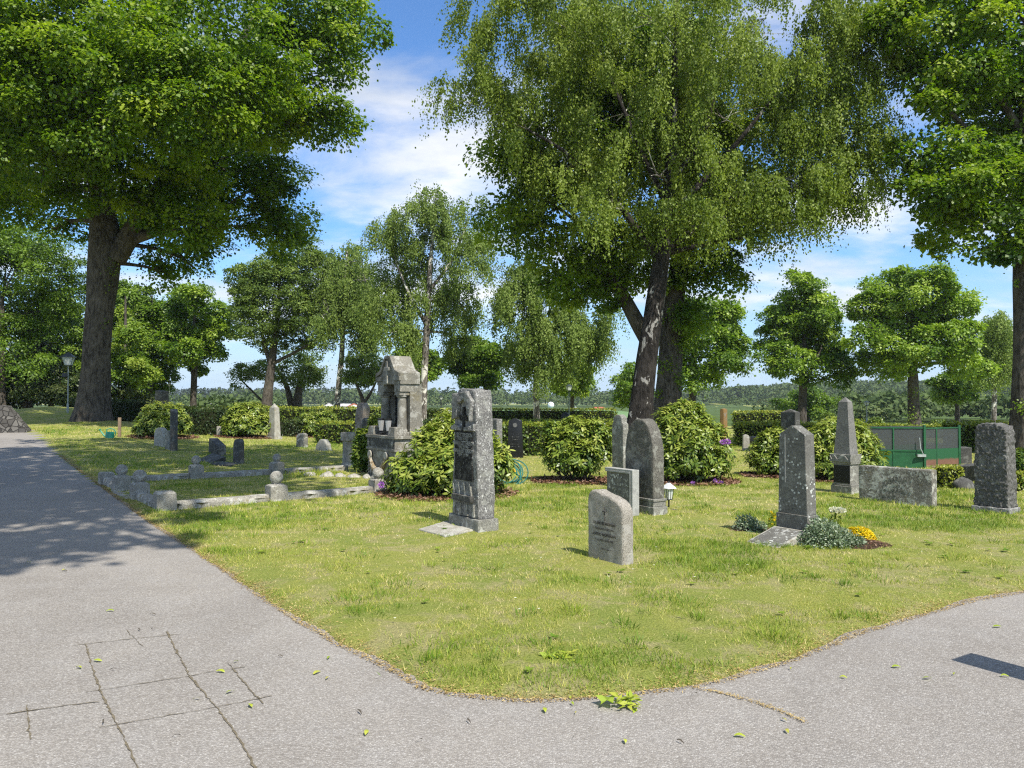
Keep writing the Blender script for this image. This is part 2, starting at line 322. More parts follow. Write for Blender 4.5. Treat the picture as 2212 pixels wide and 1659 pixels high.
# ------------------------------------------------------------------ object helpers
def tag(o, label=None, cat=None, group=None, kind=None):
    if label: o['label'] = label
    if cat: o['category'] = cat
    if group: o['group'] = group
    if kind: o['kind'] = kind
    return o
def thing(name, label, cat, loc=(0, 0, 0), rz=0.0, group=None, rx=0.0, ry=0.0):
    o = bpy.data.objects.new(name, None); COL.objects.link(o); o.empty_display_size = 0.1
    o.location = loc; o.rotation_euler = (rx, ry, rz); return tag(o, label, cat, group)
def link(name, me, mat, parent=None, loc=None):
    me.materials.clear(); me.materials.append(mat)
    o = bpy.data.objects.new(name, me); COL.objects.link(o)
    if parent: o.parent = parent
    if loc is not None: o.location = loc
    return o
class MB:
    def __init__(s): s.v = []; s.f = []
    def add(s, vs, fs):
        k = len(s.v); s.v += [tuple(p) for p in vs]; s.f += [tuple(i + k for i in f) for f in fs]; return s
    def frustum(s, cx, cy, z0, z1, wx, wy, tx=None, ty=None, ox=0, oy=0):
        tx = wx if tx is None else tx; ty = wy if ty is None else ty
        a, b, c, d = wx / 2, wy / 2, tx / 2, ty / 2
        vs = [(cx - a, cy - b, z0), (cx + a, cy - b, z0), (cx + a, cy + b, z0), (cx - a, cy + b, z0),
              (cx + ox - c, cy + oy - d, z1), (cx + ox + c, cy + oy - d, z1), (cx + ox + c, cy + oy + d, z1), (cx + ox - c, cy + oy + d, z1)]
        return s.add(vs, [(0, 3, 2, 1), (4, 5, 6, 7), (0, 1, 5, 4), (1, 2, 6, 5), (2, 3, 7, 6), (3, 0, 4, 7)])
    def prism(s, ol, y0, y1):      # outline in x,z counter-clockwise seen from the front (-y)
        n = len(ol); vs = [(x, y0, z) for x, z in ol] + [(x, y1, z) for x, z in ol]
        fs = [tuple(range(n)), tuple(range(2 * n - 1, n - 1, -1))] + [(i + n, (i + 1) % n + n, (i + 1) % n, i) for i in range(n)]
        return s.add(vs, fs)
    def lathe(s, prof, c=(0, 0, 0), n=20):
        vs = []; fs = []
        for r, z in prof:
            for i in range(n):
                a = 2 * math.pi * i / n; vs.append((c[0] + r * math.cos(a), c[1] + r * math.sin(a), c[2] + z))
        for j in range(len(prof) - 1):
            for i in range(n): fs.append((j * n + i, j * n + (i + 1) % n, (j + 1) * n + (i + 1) % n, (j + 1) * n + i))
        fs.append(tuple(range(n - 1, -1, -1))); k = (len(prof) - 1) * n; fs.append(tuple(range(k, k + n)))
        return s.add(vs, fs)
    def sphere(s, c, r, nu=20, nv=12, sq=1.0):
        prof = [(max(1e-4, r * math.sin(math.pi * j / nv)), -r * sq * math.cos(math.pi * j / nv)) for j in range(nv + 1)]
        return s.lathe(prof, c, nu)
    def tube(s, pts, rad, n=8, lobes=None):
        pts = [Vector(p) for p in pts]; vs = []; fs = []; m = len(pts)
        up = None
        for j, p in enumerate(pts):
            t = (pts[min(j + 1, m - 1)] - pts[max(j - 1, 0)]).normalized()
            if up is None:
                up = t.cross(Vector((0, 1, 0.01))).normalized() if abs(t.y) < 0.9 else t.cross(Vector((1, 0, 0))).normalized()
            up = (up - t * up.dot(t)).normalized(); side = t.cross(up)
            for i in range(n):
                a = 2 * math.pi * i / n; rr = rad[j]
                if lobes: rr *= lobes(j / (m - 1), a, p)
                vs.append(p + (up * math.cos(a) + side * math.sin(a)) * rr)
        for j in range(m - 1):
            for i in range(n): fs.append((j * n + i, j * n + (i + 1) % n, (j + 1) * n + (i + 1) % n, (j + 1) * n + i))
        fs.append(tuple(range(n - 1, -1, -1))); k = (m - 1) * n; fs.append(tuple(range(k, k + n)))
        return s.add(vs, fs)
    def build(s, name, mat, parent=None, bevel=0.0, segs=2, edge=0.0, amp=0.0, fs=6.0, smooth=False, sharp=40, loc=None, oct_=3, seed=0.0):
        me = bpy.data.meshes.new(name); bm = bmesh.new()
        vv = [bm.verts.new(p) for p in s.v]
        for f in s.f:
            try: bm.faces.new([vv[i] for i in f])
            except ValueError: pass
        bmesh.ops.remove_doubles(bm, verts=bm.verts, dist=1e-5)
        bmesh.ops.recalc_face_normals(bm, faces=bm.faces)
        if bevel:
            es = [e for e in bm.edges if len(e.link_faces) == 2 and e.calc_face_angle(0) > R(25)]
            bmesh.ops.bevel(bm, geom=es, offset=bevel, segments=segs, affect='EDGES', profile=0.5, clamp_overlap=True)
        if edge:
            bmesh.ops.triangulate(bm, faces=bm.faces)
            for _ in range(7):
                es = [e for e in bm.edges if e.calc_length() > edge]
                if not es: break
                bmesh.ops.subdivide_edges(bm, edges=es, cuts=1); bmesh.ops.triangulate(bm, faces=[f for f in bm.faces if len(f.verts) > 3])
        if amp:
            bm.normal_update(); off = Vector((seed, seed * 1.7, seed * 0.6)); new = []
            for v in bm.verts:
                h = 0; a = 1.0; q = v.co * fs + off
                for k in range(oct_): h += a * mnoise.noise(q); q = q * 2.1; a *= 0.5
                new.append(v.co + v.normal * h * amp)
            for v, c in zip(bm.verts, new): v.co = c
        bm.normal_update()
        if smooth:
            for f in bm.faces: f.smooth = True
            for e in bm.edges:
                if len(e.link_faces) == 2 and e.calc_face_angle(0) > R(sharp): e.smooth = False
        bm.to_mesh(me); bm.free()
        return link(name, me, mat, parent, loc)
def quads(name, V, tone, mat, parent=None, loc=None, k=4):
    """V (N,k,3): N separate polygons of k corners, tone (N,)"""
    n = V.shape[0]; me = bpy.data.meshes.new(name)
    me.vertices.add(n * k); me.vertices.foreach_set('co', np.ascontiguousarray(V, dtype=np.float32).ravel())
    me.loops.add(n * k); me.loops.foreach_set('vertex_index', np.arange(n * k, dtype=np.int32))
    me.polygons.add(n); me.polygons.foreach_set('loop_start', np.arange(0, n * k, k, dtype=np.int32))
    me.update(calc_edges=True)
    a = me.attributes.new('tone', 'FLOAT', 'FACE'); a.data.foreach_set('value', np.clip(tone, 0, 1).astype(np.float32))
    return link(name, me, mat, parent, loc)
def nrm(a): return a / (np.linalg.norm(a, axis=-1, keepdims=True) + 1e-9)
def leaves(P, A, Nn, Ln, Wd, fold=0.15, mid=0.42):
    A = nrm(A); B = nrm(np.cross(A, Nn)); Nn = np.cross(B, A)
    Ln = np.asarray(Ln).reshape(-1, 1); Wd = np.asarray(Wd).reshape(-1, 1)
    m = P + A * Ln * mid + Nn * Wd * fold
    return np.stack([P, m - B * Wd / 2, P + A * Ln, m + B * Wd / 2], 1)
def unit(rng, n): return nrm(rng.normal(size=(n, 3)))
def glyphs(mb, x0, x1, z, hgt, y, rng, n, fill=0.8):
    """weathered, unreadable carved strokes in one row"""
    w = (x1 - x0) / n
    for i in range(n):
        if rng.random() > fill: continue
        cx = x0 + w * (i + 0.5)
        for k in range(rng.integers(1, 4)):
            if rng.random() < 0.55: mb.frustum(cx + rng.uniform(-.3, .3) * w, y, z - hgt * rng.uniform(.2, .5), z + hgt * rng.uniform(.2, .5), hgt * .14, .003)
            else: mb.frustum(cx, y, z + hgt * rng.uniform(-.5, .3), z + hgt * rng.uniform(-.5, .3) + hgt * .15, w * rng.uniform(.3, .7), .003)
def text_part(body, size, mat, parent, loc, name='inscription', align='LEFT', xs=1.0, extrude=0.0015, ofs=0.0):
    cu = bpy.data.curves.new('inscription', 'FONT'); cu.body = body; cu.size = size; cu.extrude = extrude; cu.align_x = align; cu.offset = ofs
    cu.resolution_u = 2
    o = bpy.data.objects.new('inscription_source', cu); COL.objects.link(o)
    dg = bpy.context.evaluated_depsgraph_get(); me = bpy.data.meshes.new_from_object(o.evaluated_get(dg))
    bpy.data.objects.remove(o); bpy.data.curves.remove(cu)
    me.transform(Matrix(((xs, 0, 0, 0), (0, 0, -1, 0), (0, 1, 0, 0), (0, 0, 0, 1)))); me.name = name
    return link(name, me, mat, parent, loc)

# ------------------------------------------------------------------ ground, path, field
EDGE = [(60, 929), (82, 936), (100, 958), (130, 985), (195, 1034), (262, 1085), (330, 1135), (400, 1180), (470, 1226), (560, 1290), (650, 1350), (740, 1402),
        (820, 1440), (872, 1466), (905, 1490), (960, 1503), (1040, 1513), (1120, 1519), (1200, 1520), (1320, 1510), (1480, 1492), (1560, 1476),
        (1700, 1436), (1850, 1377), (2000, 1331), (2100, 1302), (2212, 1283), (2400, 1258)]
edge_w = [at(x, y) for x, y in EDGE]
POLY = np.array([(p.x, p.y) for p in edge_w] + [(13, 7.5), (16, 4), (16, -12), (-12, -12), (-12.5, 4), (-17, 16), (-21.5, 25.5), (-34, 29), (-34, 31.5), (-21, 29.5)])
def poly_dist(x, y):
    x = np.asarray(x, float).ravel(); y = np.asarray(y, float).ravel()
    d2 = np.full(x.shape, 1e18); ins = np.zeros(x.shape, bool)
    for i in range(len(POLY)):
        ax, ay = POLY[i]; bx, by = POLY[(i + 1) % len(POLY)]; ex, ey = bx - ax, by - ay
        t = np.clip(((x - ax) * ex + (y - ay) * ey) / (ex * ex + ey * ey), 0, 1)
        d2 = np.minimum(d2, (x - ax - t * ex) ** 2 + (y - ay - t * ey) ** 2)
        c = ((ay > y) != (by > y)) & (x < (bx - ax) * (y - ay) / (by - ay + 1e-12) + ax); ins ^= c
    d = np.sqrt(d2); d = np.where(ins, -d, d)
    return d + 0.05 * (vnoise(x, y, 4.0, 3) - 0.5) + 0.06 * (vnoise(x, y, 1.3, 4) - 0.5)
def lawn_z(x, y, d):
    return base(x, y).ravel() + 0.035 * ss(-0.04, 0.14, d) + 0.012 * (vnoise(x, y, 1.7, 9) - 0.5) * ss(0.1, 0.6, d)
def grid_mesh(name, xs, ys, zf, mat, keep=None, kind='structure'):
    X, Y = np.meshgrid(xs, ys); nx, ny = len(xs), len(ys); Z = zf(X.ravel(), Y.ravel())
    co = np.stack([X.ravel(), Y.ravel(), Z], 1).astype(np.float32)
    i, j = np.meshgrid(np.arange(nx - 1), np.arange(ny - 1)); a = (j * nx + i).ravel()
    q = np.stack([a, a + 1, a + nx + 1, a + nx], 1)
    if keep is not None:
        c = co[q].mean(1); q = q[keep(c[:, 0], c[:, 1])]
        used, inv = np.unique(q, return_inverse=True); co = co[used]; q = inv.reshape(-1, 4)
    me = bpy.data.meshes.new(name); me.vertices.add(len(co)); me.vertices.foreach_set('co', co.ravel())
    me.loops.add(q.size); me.loops.foreach_set('vertex_index', q.astype(np.int32).ravel())
    me.polygons.add(len(q)); me.polygons.foreach_set('loop_start', np.arange(0, q.size, 4, dtype=np.int32))
    me.polygons.foreach_set('use_smooth', np.ones(len(q), bool)); me.update(calc_edges=True)
    return tag(link(name, me, mat), kind=kind)
def graded(lo, hi, step, out_lo, out_hi, g=1.25):
    a = list(np.arange(lo, hi + 1e-6, step)); s = step; x = a[-1]
    while x < out_hi: s *= g; x += s; a.append(x)
    s = step; x = a[0]
    while x > out_lo: s *= g; x -= s; a.insert(0, x)
    return np.array(a)
gx = graded(-14, 12, 0.09, -1000, 1000); gy = np.concatenate([graded(-2, 14, 0.09, -60, 14.05), np.arange(14.3, 50, 0.45), graded(50, 51, 1.0, 50, 1300)[1:]])
grid_mesh('lawn', gx, gy, lambda x, y: lawn_z(x, y, poly_dist(x, y)), M['ground'])
grid_mesh('path', np.arange(-34, 17, 0.22), np.arange(-12, 32, 0.22), lambda x, y: base(x, y) + 0.012, M['asphalt'], keep=lambda x, y: poly_dist(x, y) < 0.5)
grid_mesh('meadow', np.linspace(-500, 620, 90), np.linspace(66, 700, 60), lambda x, y: base(x, y) + 0.10, M['meadow'])
grid_mesh('field', np.linspace(-4, 30, 10), np.linspace(120, 240, 14), lambda x, y: base(x, y) + 0.25, M['field'])

# joint lines in the asphalt
crack = MB(); rs = np.random.default_rng(5)
for ln, wd in (([(185, 1397), (215, 1497), (250, 1564), (292, 1654), (305, 1690)], .016), ([(360, 1369), (410, 1467), (470, 1537), (507, 1589), (547, 1657), (565, 1690)], .017),
               ([(492, 1437), (525, 1477), (567, 1526)], .013), ([(59, 1529), (65, 1604)], .012), ([(157, 1399), (300, 1383), (392, 1374)], .011),
               ([(185, 1501), (275, 1487), (410, 1466), (452, 1457), (530, 1446)], .010), ([(12, 1549), (150, 1529), (215, 1522)], .014),
               ([(215, 1578), (465, 1534), (587, 1509)], .010), ([(270, 1362), (310, 1402)], .006), ([(2105, 1480), (2100, 1481)], .001)):
    P = [at(*p) for p in ln]; pts = []
    for a, b in zip(P[:-1], P[1:]):
        n = max(2, int((b - a).length / 0.03))
        pts += [a.lerp(b, i / n) for i in range(n)]
    pts.append(P[-1]); d = (P[-1] - P[0]).normalized(); nn = Vector((-d.y, d.x, 0)); vs = []
    for p in pts:
        o = rs.normal() * 0.003; w = wd * rs.uniform(0.15, .85)
        vs += [(*(p + nn * (o - w / 2)).xy, 0.0165), (*(p + nn * (o + w / 2)).xy, 0.0165)]
    crack.add(vs, [(2 * i, 2 * i + 2, 2 * i + 3, 2 * i + 1) for i in range(len(pts) - 1)])
tag(crack.build('path_joint_lines', plain('joint_dirt', (0.15, 0.127, 0.088), 0.95, 0.1, 0, 0.4, 60)), kind='structure')

# ------------------------------------------------------------------ grass and litter (stuff)
def grass():
    rng = np.random.default_rng(11); Vs = []; Ts = []
    for y0, y1, dens, wid, hgt in ((3.9, 6.5, 4600, .0046, .030), (6.5, 10, 2300, .006, .036), (10, 17, 800, .010, .042), (17, 32, 210, .020, .05)):
        n = int((y1 - y0) * (y0 + y1) * 0.70 * dens); y = np.sqrt(rng.uniform(y0 ** 2, y1 ** 2, n)); x = rng.uniform(-0.70, 0.70, n) * y
        pd = poly_dist(x, y)
        bare = vnoise(x, y, 0.8, 21) * 0.35 + vnoise(x, y, 2.6, 22) * 0.35 + vnoise(x, y, 7.5, 25) * .3
        lush = vnoise(x, y, 0.5, 23) * 0.6 + vnoise(x, y, 1.8, 24) * 0.4
        k = (pd > 0.02) & (rng.random(n) > ss(0.47, 0.62, bare) * (0.25 + .68 * ss(15, 6, y))) & (rng.random(n) < ss(-0.02, 0.22, pd) * 0.85 + 0.15)
        x, y, pd, bare, lush = x[k], y[k], pd[k], bare[k], lush[k]; n = len(x)
        z = lawn_z(x, y, pd) - 0.004
        h = hgt * rng.uniform(0.45, 1.25, n) * (0.6 + 0.9 * ss(0.35, 0.75, lush)); w = wid * rng.uniform(0.7, 1.4, n)
        a = rng.uniform(0, 6.283, n); ln = rng.uniform(0.2, 1.1, n); la = rng.uniform(0, 6.283, n)
        P = np.stack([x, y, z], 1); s = np.stack([np.cos(a), np.sin(a), 0 * a], 1) * (w / 2)[:, None]
        tip = P + np.stack([np.cos(la) * ln * h, np.sin(la) * ln * h, h], 1)
        Vs.append(np.stack([P - s, P + s, tip], 1))
        t = 0.50 - 0.46 * ss(0.42, 0.72, lush) + rng.normal(0, 0.22, n) + 0.46 * ss(0.43, 0.58, bare) + 0.25 * ss(0.35, 0.0, pd) - 0.10 * ss(12, 24, y)
        Ts.append(t)
    tag(quads('grass', np.concatenate(Vs), np.concatenate(Ts), M['grass'], k=3), kind='stuff')
    # tufts: longer lush clumps and a few flat weeds
    nt = 1900; y = np.sqrt(rng.uniform(4.2 ** 2, 16 ** 2, nt)); x = rng.uniform(-.68, .68, nt) * y; pd = poly_dist(x, y); lu = vnoise(x, y, .5, 23) * .6 + vnoise(x, y, 1.8, 24) * .4
    k = (pd > .12) & (rng.random(nt) < .25 + ss(.45, .7, lu)); x, y, pd = x[k], y[k], pd[k]; m = 46; nt = len(x); z = lawn_z(x, y, pd); r_ = rng.uniform(.03, .10, nt)
    ox = rng.normal(0, 1, (nt, m)) * r_[:, None]; oy = rng.normal(0, 1, (nt, m)) * r_[:, None]; P = np.stack([x[:, None] + ox, y[:, None] + oy, np.repeat(z[:, None], m, 1)], 2).reshape(-1, 3)
    A = np.stack([ox / r_[:, None] * .35, oy / r_[:, None] * .35, np.ones((nt, m))], 2).reshape(-1, 3) + rng.normal(0, .3, (nt * m, 3)); hh = np.repeat(rng.uniform(.03, .075, nt), m) * rng.uniform(.6, 1.2, nt * m)
    tag(quads('grass_tufts', leaves(P, A, rng.normal(size=(nt * m, 3)), hh, hh * .10), np.repeat(rng.uniform(-.1, .32, nt), m) + rng.normal(0, .1, nt * m), M['grass']), kind='stuff')
    nw = 150; y = np.sqrt(rng.uniform(4.3 ** 2, 12 ** 2, nw)); x = rng.uniform(-.66, .66, nw) * y; pd = poly_dist(x, y); k = pd > .25; x, y, pd = x[k], y[k], pd[k]; nw = len(x); m = 9
    z = lawn_z(x, y, pd) + .016; a = np.arange(m)[None] * 2.4 + rng.uniform(0, 6, (nw, 1)); sz = rng.uniform(.025, .06, (nw, 1))
    P = np.repeat(np.stack([x, y, z], 1)[:, None], m, 1).reshape(-1, 3); A = np.stack([np.cos(a), np.sin(a), rng.uniform(.05, .45, a.shape)], 2).reshape(-1, 3); L_ = (sz * rng.uniform(.6, 1.2, a.shape)).ravel()
    tag(quads('lawn_weeds', leaves(P, A, np.tile([[0, 0, 1.0]], (len(P), 1)), L_, L_ * .42), np.repeat(rng.uniform(-.1, .3, nw), m), M['grass']), kind='stuff')
    # straw along the worn edge
    n = 60000; y = np.sqrt(rng.uniform(3.8 ** 2, 15 ** 2, n)); x = rng.uniform(-0.72, 0.72, n) * y; pd = poly_dist(x, y)
    k = (pd > -0.05) & (pd < 0.30) & (rng.random(n) < 1.1 * ss(0.30, 0.0, pd)); x, y, pd = x[k], y[k], pd[k]
    # more points close to the edge only
    ex = []; ey = []
    for a, b in zip(edge_w[3:-1], edge_w[4:]):
        m = int((b - a).length * 1000); t = rng.random(m); d = (b - a).normalized(); o = np.abs(rng.normal(0, 0.07, m)) * (.35 + 1.3 * vnoise(a.x + t * 2, a.y + 3 * t, 3.0, 77)) - 0.025
        o2 = rng.normal(0, .01, m)
        nx, ny = (-d.y, d.x)
        ex.append(a.x + (b.x - a.x) * t + nx * o); ey.append(a.y + (b.y - a.y) * t + ny * o)
    x = np.concatenate([x] + ex); y = np.concatenate([y] + ey); pd = poly_dist(x, y); k = (pd > -0.06) & (rng.random(len(x)) < 0.35 + 0.65 * ss(.22, .06, np.abs(pd - .03)))
    x, y, pd = x[k], y[k], pd[k]; n = len(x)
    z = np.maximum(lawn_z(x, y, pd), base(x, y) + 0.012) + rng.uniform(0.002, 0.016, n)
    A = np.stack([rng.normal(size=n), rng.normal(size=n), rng.normal(0, 0.25, n)], 1)
    V = leaves(np.stack([x, y, z], 1), A, np.array([[0, 0, 1.0]]) + rng.normal(0, .3, (n, 3)), rng.uniform(.008, .026, n), rng.uniform(.003, .007, n))
    tag(quads('straw_litter', V, rng.random(n), M['straw']), kind='stuff')
    # straw string running out onto the path
    pts = [at(*p) for p in ((1510, 1495), (1560, 1503), (1620, 1520), (1680, 1540), (1740, 1566))]; P = []
    for a, b in zip(pts[:-1], pts[1:]):
        m = int((b - a).length * 700); t = rng.random(m)[:, None]
        P.append(np.array(a)[None] * (1 - t) + np.array(b)[None] * t + np.concatenate([rng.normal(0, .010, (m, 2)), rng.uniform(.016, .024, (m, 1))], 1))
    P = np.concatenate(P); n = len(P); A = np.concatenate([rng.normal(size=(n, 2)), rng.normal(0, .15, (n, 1))], 1)
    V = leaves(P, A, np.array([[0, 0, 1.0]]) + rng.normal(0, .2, (n, 3)), rng.uniform(.008, .02, n), rng.uniform(.003, .006, n))
    tag(quads('straw_streak', V, rng.uniform(.3, 1, n), M['straw']), kind='stuff')
grass()

# ------------------------------------------------------------------ trees
def path_interp(pts, n):
    P = [np.array(p) for p in pts]; seg = [0.0]
    for a, b in zip(P[:-1], P[1:]): seg.append(seg[-1] + np.linalg.norm(b[:3] - a[:3]))
    t = np.linspace(0, seg[-1], n); A = np.array(P); out = np.stack([np.interp(t, seg, A[:, k]) for k in range(A.shape[1])], 1)
    for _ in range(2): out[1:-1] = 0.25 * out[:-2] + 0.5 * out[1:-1] + 0.25 * out[2:]
    return out
def limb_curve(a, b, sag, rng, n=7):
    a = np.array(a); b = np.array(b); L = np.linalg.norm(b - a); t = np.linspace(0, 1, n)[:, None]
    ctrl = (a + b) / 2 + np.array([0, 0, sag * L]) + rng.normal(0, 0.06 * L, 3)
    return (1 - t) ** 2 * a + 2 * t * (1 - t) * ctrl + t * t * b
def tree(name, label, d, trunk, blobs, kind='maple', limbs=(), n=20000, leaf=.14, mat='maple', bk='bark_maple', group=None, seed=1, base_z=None,
         spray=.8, per=26, sides=14, flare=0.0, dy_r=0.8, cat='tree', twigs=True, suckers=None, tone=0.5, strand=1.2, loc=None, world=False, up=0.9, cover=.85):
    """trunk / limbs: [(px,py,width_px[,dy])], blobs: [(px,py,rx,ry[,dy])], photo pixels laid out at the tree's own distance d (or world metres)"""
    rng = np.random.default_rng(seed); k = d / F
    def conv(p):
        dy = p[3] if len(p) > 3 else 0.0
        if world: return np.array([p[0], p[1], p[2], p[3]])
        w = W(p[0], p[1], d + dy); return np.array([w.x, w.y, w.z, p[2] * k / 2])
    T = [conv(p) for p in trunk]; Ls = [[conv(p) for p in l] for l in limbs]
    bx, by = T[0][0], T[0][1]; g = gz(bx, by)
    T[0][2] = min(T[0][2], g - 0.1)
    o = np.array([bx, by, g]); root = thing(name, label, cat, tuple(o), 0, group)
    B = []
    for b in blobs:
        if world: B.append((np.array(b[:3]), np.array(b[3:6])))
        else:
            w = W(b[0], b[1], d + (b[4] if len(b) > 4 else rng.uniform(-1, 1) * 60 * k)); rr = (b[2] * k, (b[2] + b[3]) / 2 * k * dy_r, b[3] * k); B.append((np.array(w), np.array(rr)))
    # trunk
    mb = MB(); pi = path_interp(T, 26); ph = rng.uniform(0, 6.28, 4)
    def lobes(t, a, p):
        h = p.z
        f = 1 + flare * math.exp(-max(0, h) / 0.55) * (0.55 + 0.45 * math.cos(5 * a + ph[0])) 
        return f * (1 + 0.05 * math.sin(3 * a + ph[1] + h) + 0.03 * math.sin(7 * a + ph[2] - 2 * h))
    mb.tube(pi[:, :3] - o, pi[:, 3], sides, lobes)
    for l in Ls:
        li = path_interp(l, 14); mb.tube(li[:, :3] - o, li[:, 3], 10)
    mb.build('trunk', M[bk], root, smooth=True, sharp=80)
    # boughs from the trunk and main limbs into each leaf mass
    nodes = [pi[i] for i in range(8, 26)] + [q for l in Ls for q in path_interp(l, 10)[3:]]
    if twigs:
        bb = MB(); top = np.array(nodes)
        for c, r in B:
            low = top[top[:, 2] < c[2] + 0.3 * r[2]]; low = low if len(low) else top
            i = np.argmin(np.linalg.norm(low[:, :3] - c, axis=1)); a = low[i]
            r0 = min(a[3] * 0.55, 0.02 + 0.035 * np.linalg.norm(a[:3] - c)); cu = limb_curve(a[:3], c, 0.12, rng)
            bb.tube(cu - o, np.linspace(r0, r0 * 0.4, 7), 6)
            for _ in range(9 if kind == 'maple' else 7):
                e = c + unit(rng, 1)[0] * r * rng.uniform(.5, .95); s0 = cu[rng.integers(3, 7)]
                bb.tube(limb_curve(s0, e, 0.1, rng, 5) - o, np.linspace(r0 * .38, r0 * .08, 5), 4)
        bb.build('branches', M['bark_birch' if 'birch' in bk else 'bark_dark'], root, smooth=True, sharp=80)
    # leaves
    C = np.array([b[0] for b in B]); RR = np.array([b[1] for b in B]); wgt = RR[:, 0] * RR[:, 2] + RR[:, 1] * RR[:, 2] * 0.6; wgt /= wgt.sum()
    if kind == 'maple':
        # bough-end clumps: leaves lie like shingles over the upper and outer side of each clump
        area = (4 * math.pi * ((RR[:, 0] * RR[:, 2]) + (RR[:, 1] * RR[:, 2]) + RR[:, 0] * RR[:, 1]) / 3).sum()
        S = max(30, int(cover * area / (math.pi * spray * spray))); per = max(12, int(n * .88 / S))
        bi = rng.choice(len(B), S, p=wgt); u = unit(rng, S); rad = rng.uniform(.30, 1.0, S) ** .5; c = C[bi] + u * RR[bi] * rad[:, None]
        out = nrm(u / RR[bi]); axis = nrm(out * .75 + np.array([0, 0, up * .75]) + rng.normal(0, .22, (S, 3))); sz = spray * rng.uniform(.55, 1.35, S)
        wv = nrm(rng.normal(size=(S, per, 3)) + axis[:, None] * 1.15); lump = 1 + .28 * np.sin(wv[..., 0:1] * 5 + rng.uniform(0, 6, (S, 1, 1))) * np.sin(wv[..., 1:2] * 5 + rng.uniform(0, 6, (S, 1, 1)))
        P = c[:, None] + wv * (sz[:, None, None] * np.array([1.05, 1.05, .60])) * lump * (1 - rng.random((S, per, 1)) ** 2 * .45) * np.where(rng.random((S, per, 1)) < .10, rng.uniform(1.1, 1.55, (S, per, 1)), 1.0)
        Nn = nrm(wv * .9 + axis[:, None] * .35 + np.array([0, 0, .45]) + rng.normal(0, .34, (S, per, 3)))
        A = nrm(wv + rng.normal(0, .6, (S, per, 3)) + np.array([0, 0, -.75])); stone = rng.normal(0, .19, S)
        ni = int(n * .12); bj = rng.choice(len(B), ni, p=wgt); Pi = C[bj] + unit(rng, ni) * RR[bj] * (rng.random((ni, 1)) ** .5 * .9)
        Ln = leaf * rng.uniform(.5, 1.4, S * per); Wd = Ln * rng.uniform(.65, 1.0, S * per); fold = 0.12
    else:
        per = per; S = n // per; K = max(len(B) * 3, S // 16); bi = rng.choice(len(B), K, p=wgt); u = unit(rng, K); rad = rng.uniform(.18, 1.0, K) ** .5
        ck = C[bi] + u * RR[bi] * rad[:, None]; pick = rng.integers(0, K, S); lk = strand * rng.uniform(.45, 1.25, K)
        off = rng.normal(0, 1, (S, 3)) * np.array([.125, .125, .10]) * strand; c = ck[pick] + off; ln = lk[pick] * rng.uniform(.6, 1.1, S)
        t = np.linspace(0.02, 1, per)[None, :, None] + rng.normal(0, .02, (S, per, 1)); uo = u[pick]
        dr = np.stack([uo[:, 0] * .30 + off[:, 0] / strand * .9, uo[:, 1] * .30 + off[:, 1] / strand * .9, -np.ones(S)], 1)
        P = c[:, None] + ln[:, None, None] * (dr[:, None] * t + np.array([0, 0, 1.0]) * .22 * np.sin(t * 3.0)) + rng.normal(0, leaf * .55, (S, per, 3))
        rad_ = nrm(np.stack([off[:, 0] + uo[:, 0] * .12 * strand, off[:, 1] + uo[:, 1] * .12 * strand, 0 * off[:, 0] + .10 * strand], 1))
        A = nrm(rng.normal(0, .45, (S, per, 3)) + np.array([0, 0, -1.0])); Nn = nrm(rng.normal(0, .55, (S, per, 3)) + rad_[:, None] * 1.0 + np.array([0, 0, .25])); stone = (rng.normal(0, .13, K)[pick] + rng.normal(0, .06, S))
        Ln = leaf * rng.uniform(.6, 1.3, S * per); Wd = Ln * rng.uniform(.62, .85, S * per); fold = 0.1; ni = 0
    P = P.reshape(-1, 3); A = A.reshape(-1, 3); Nn = Nn.reshape(-1, 3)
    tn = tone + np.repeat(stone, per) + rng.normal(0, .16, S * per)
    if ni:
        P = np.concatenate([P, Pi]); A = np.concatenate([A, rng.normal(size=(ni, 3))]); Nn = np.concatenate([Nn, rng.normal(0, .7, (ni, 3)) + np.array([0, 0, .8])])
        Ln = np.concatenate([Ln, np.full(ni, leaf * 1.25)]); Wd = np.concatenate([Wd, np.full(ni, leaf * 1.1)]); tn = np.concatenate([tn, rng.uniform(.1, .5, ni)])
    keep = P[:, 2] > g + 0.3
    V = leaves(P - o, A, Nn, Ln, Wd, fold)[keep]; tn = tn[keep]
    if suckers:      # shoots growing straight from the trunk belong to the leafage
        for px, py, r, m in suckers:
            w = np.array(W(px, py, d - .35)); p = w + rng.normal(0, r * k * .5, (m, 3)) * np.array([1, .6, 1.1])
            V = np.concatenate([V, leaves(p - o, rng.normal(size=(m, 3)) + np.array([0, 0, -.3]), rng.normal(0, .6, (m, 3)) + np.array([0, -.3, 1]), leaf * .7 * rng.uniform(.6, 1.2, m), leaf * .6 * rng.uniform(.6, 1.2, m))]); tn = np.concatenate([tn, .5 + rng.normal(0, .2, m)])
    quads('crown', V, tn, M[mat], root)
    return root

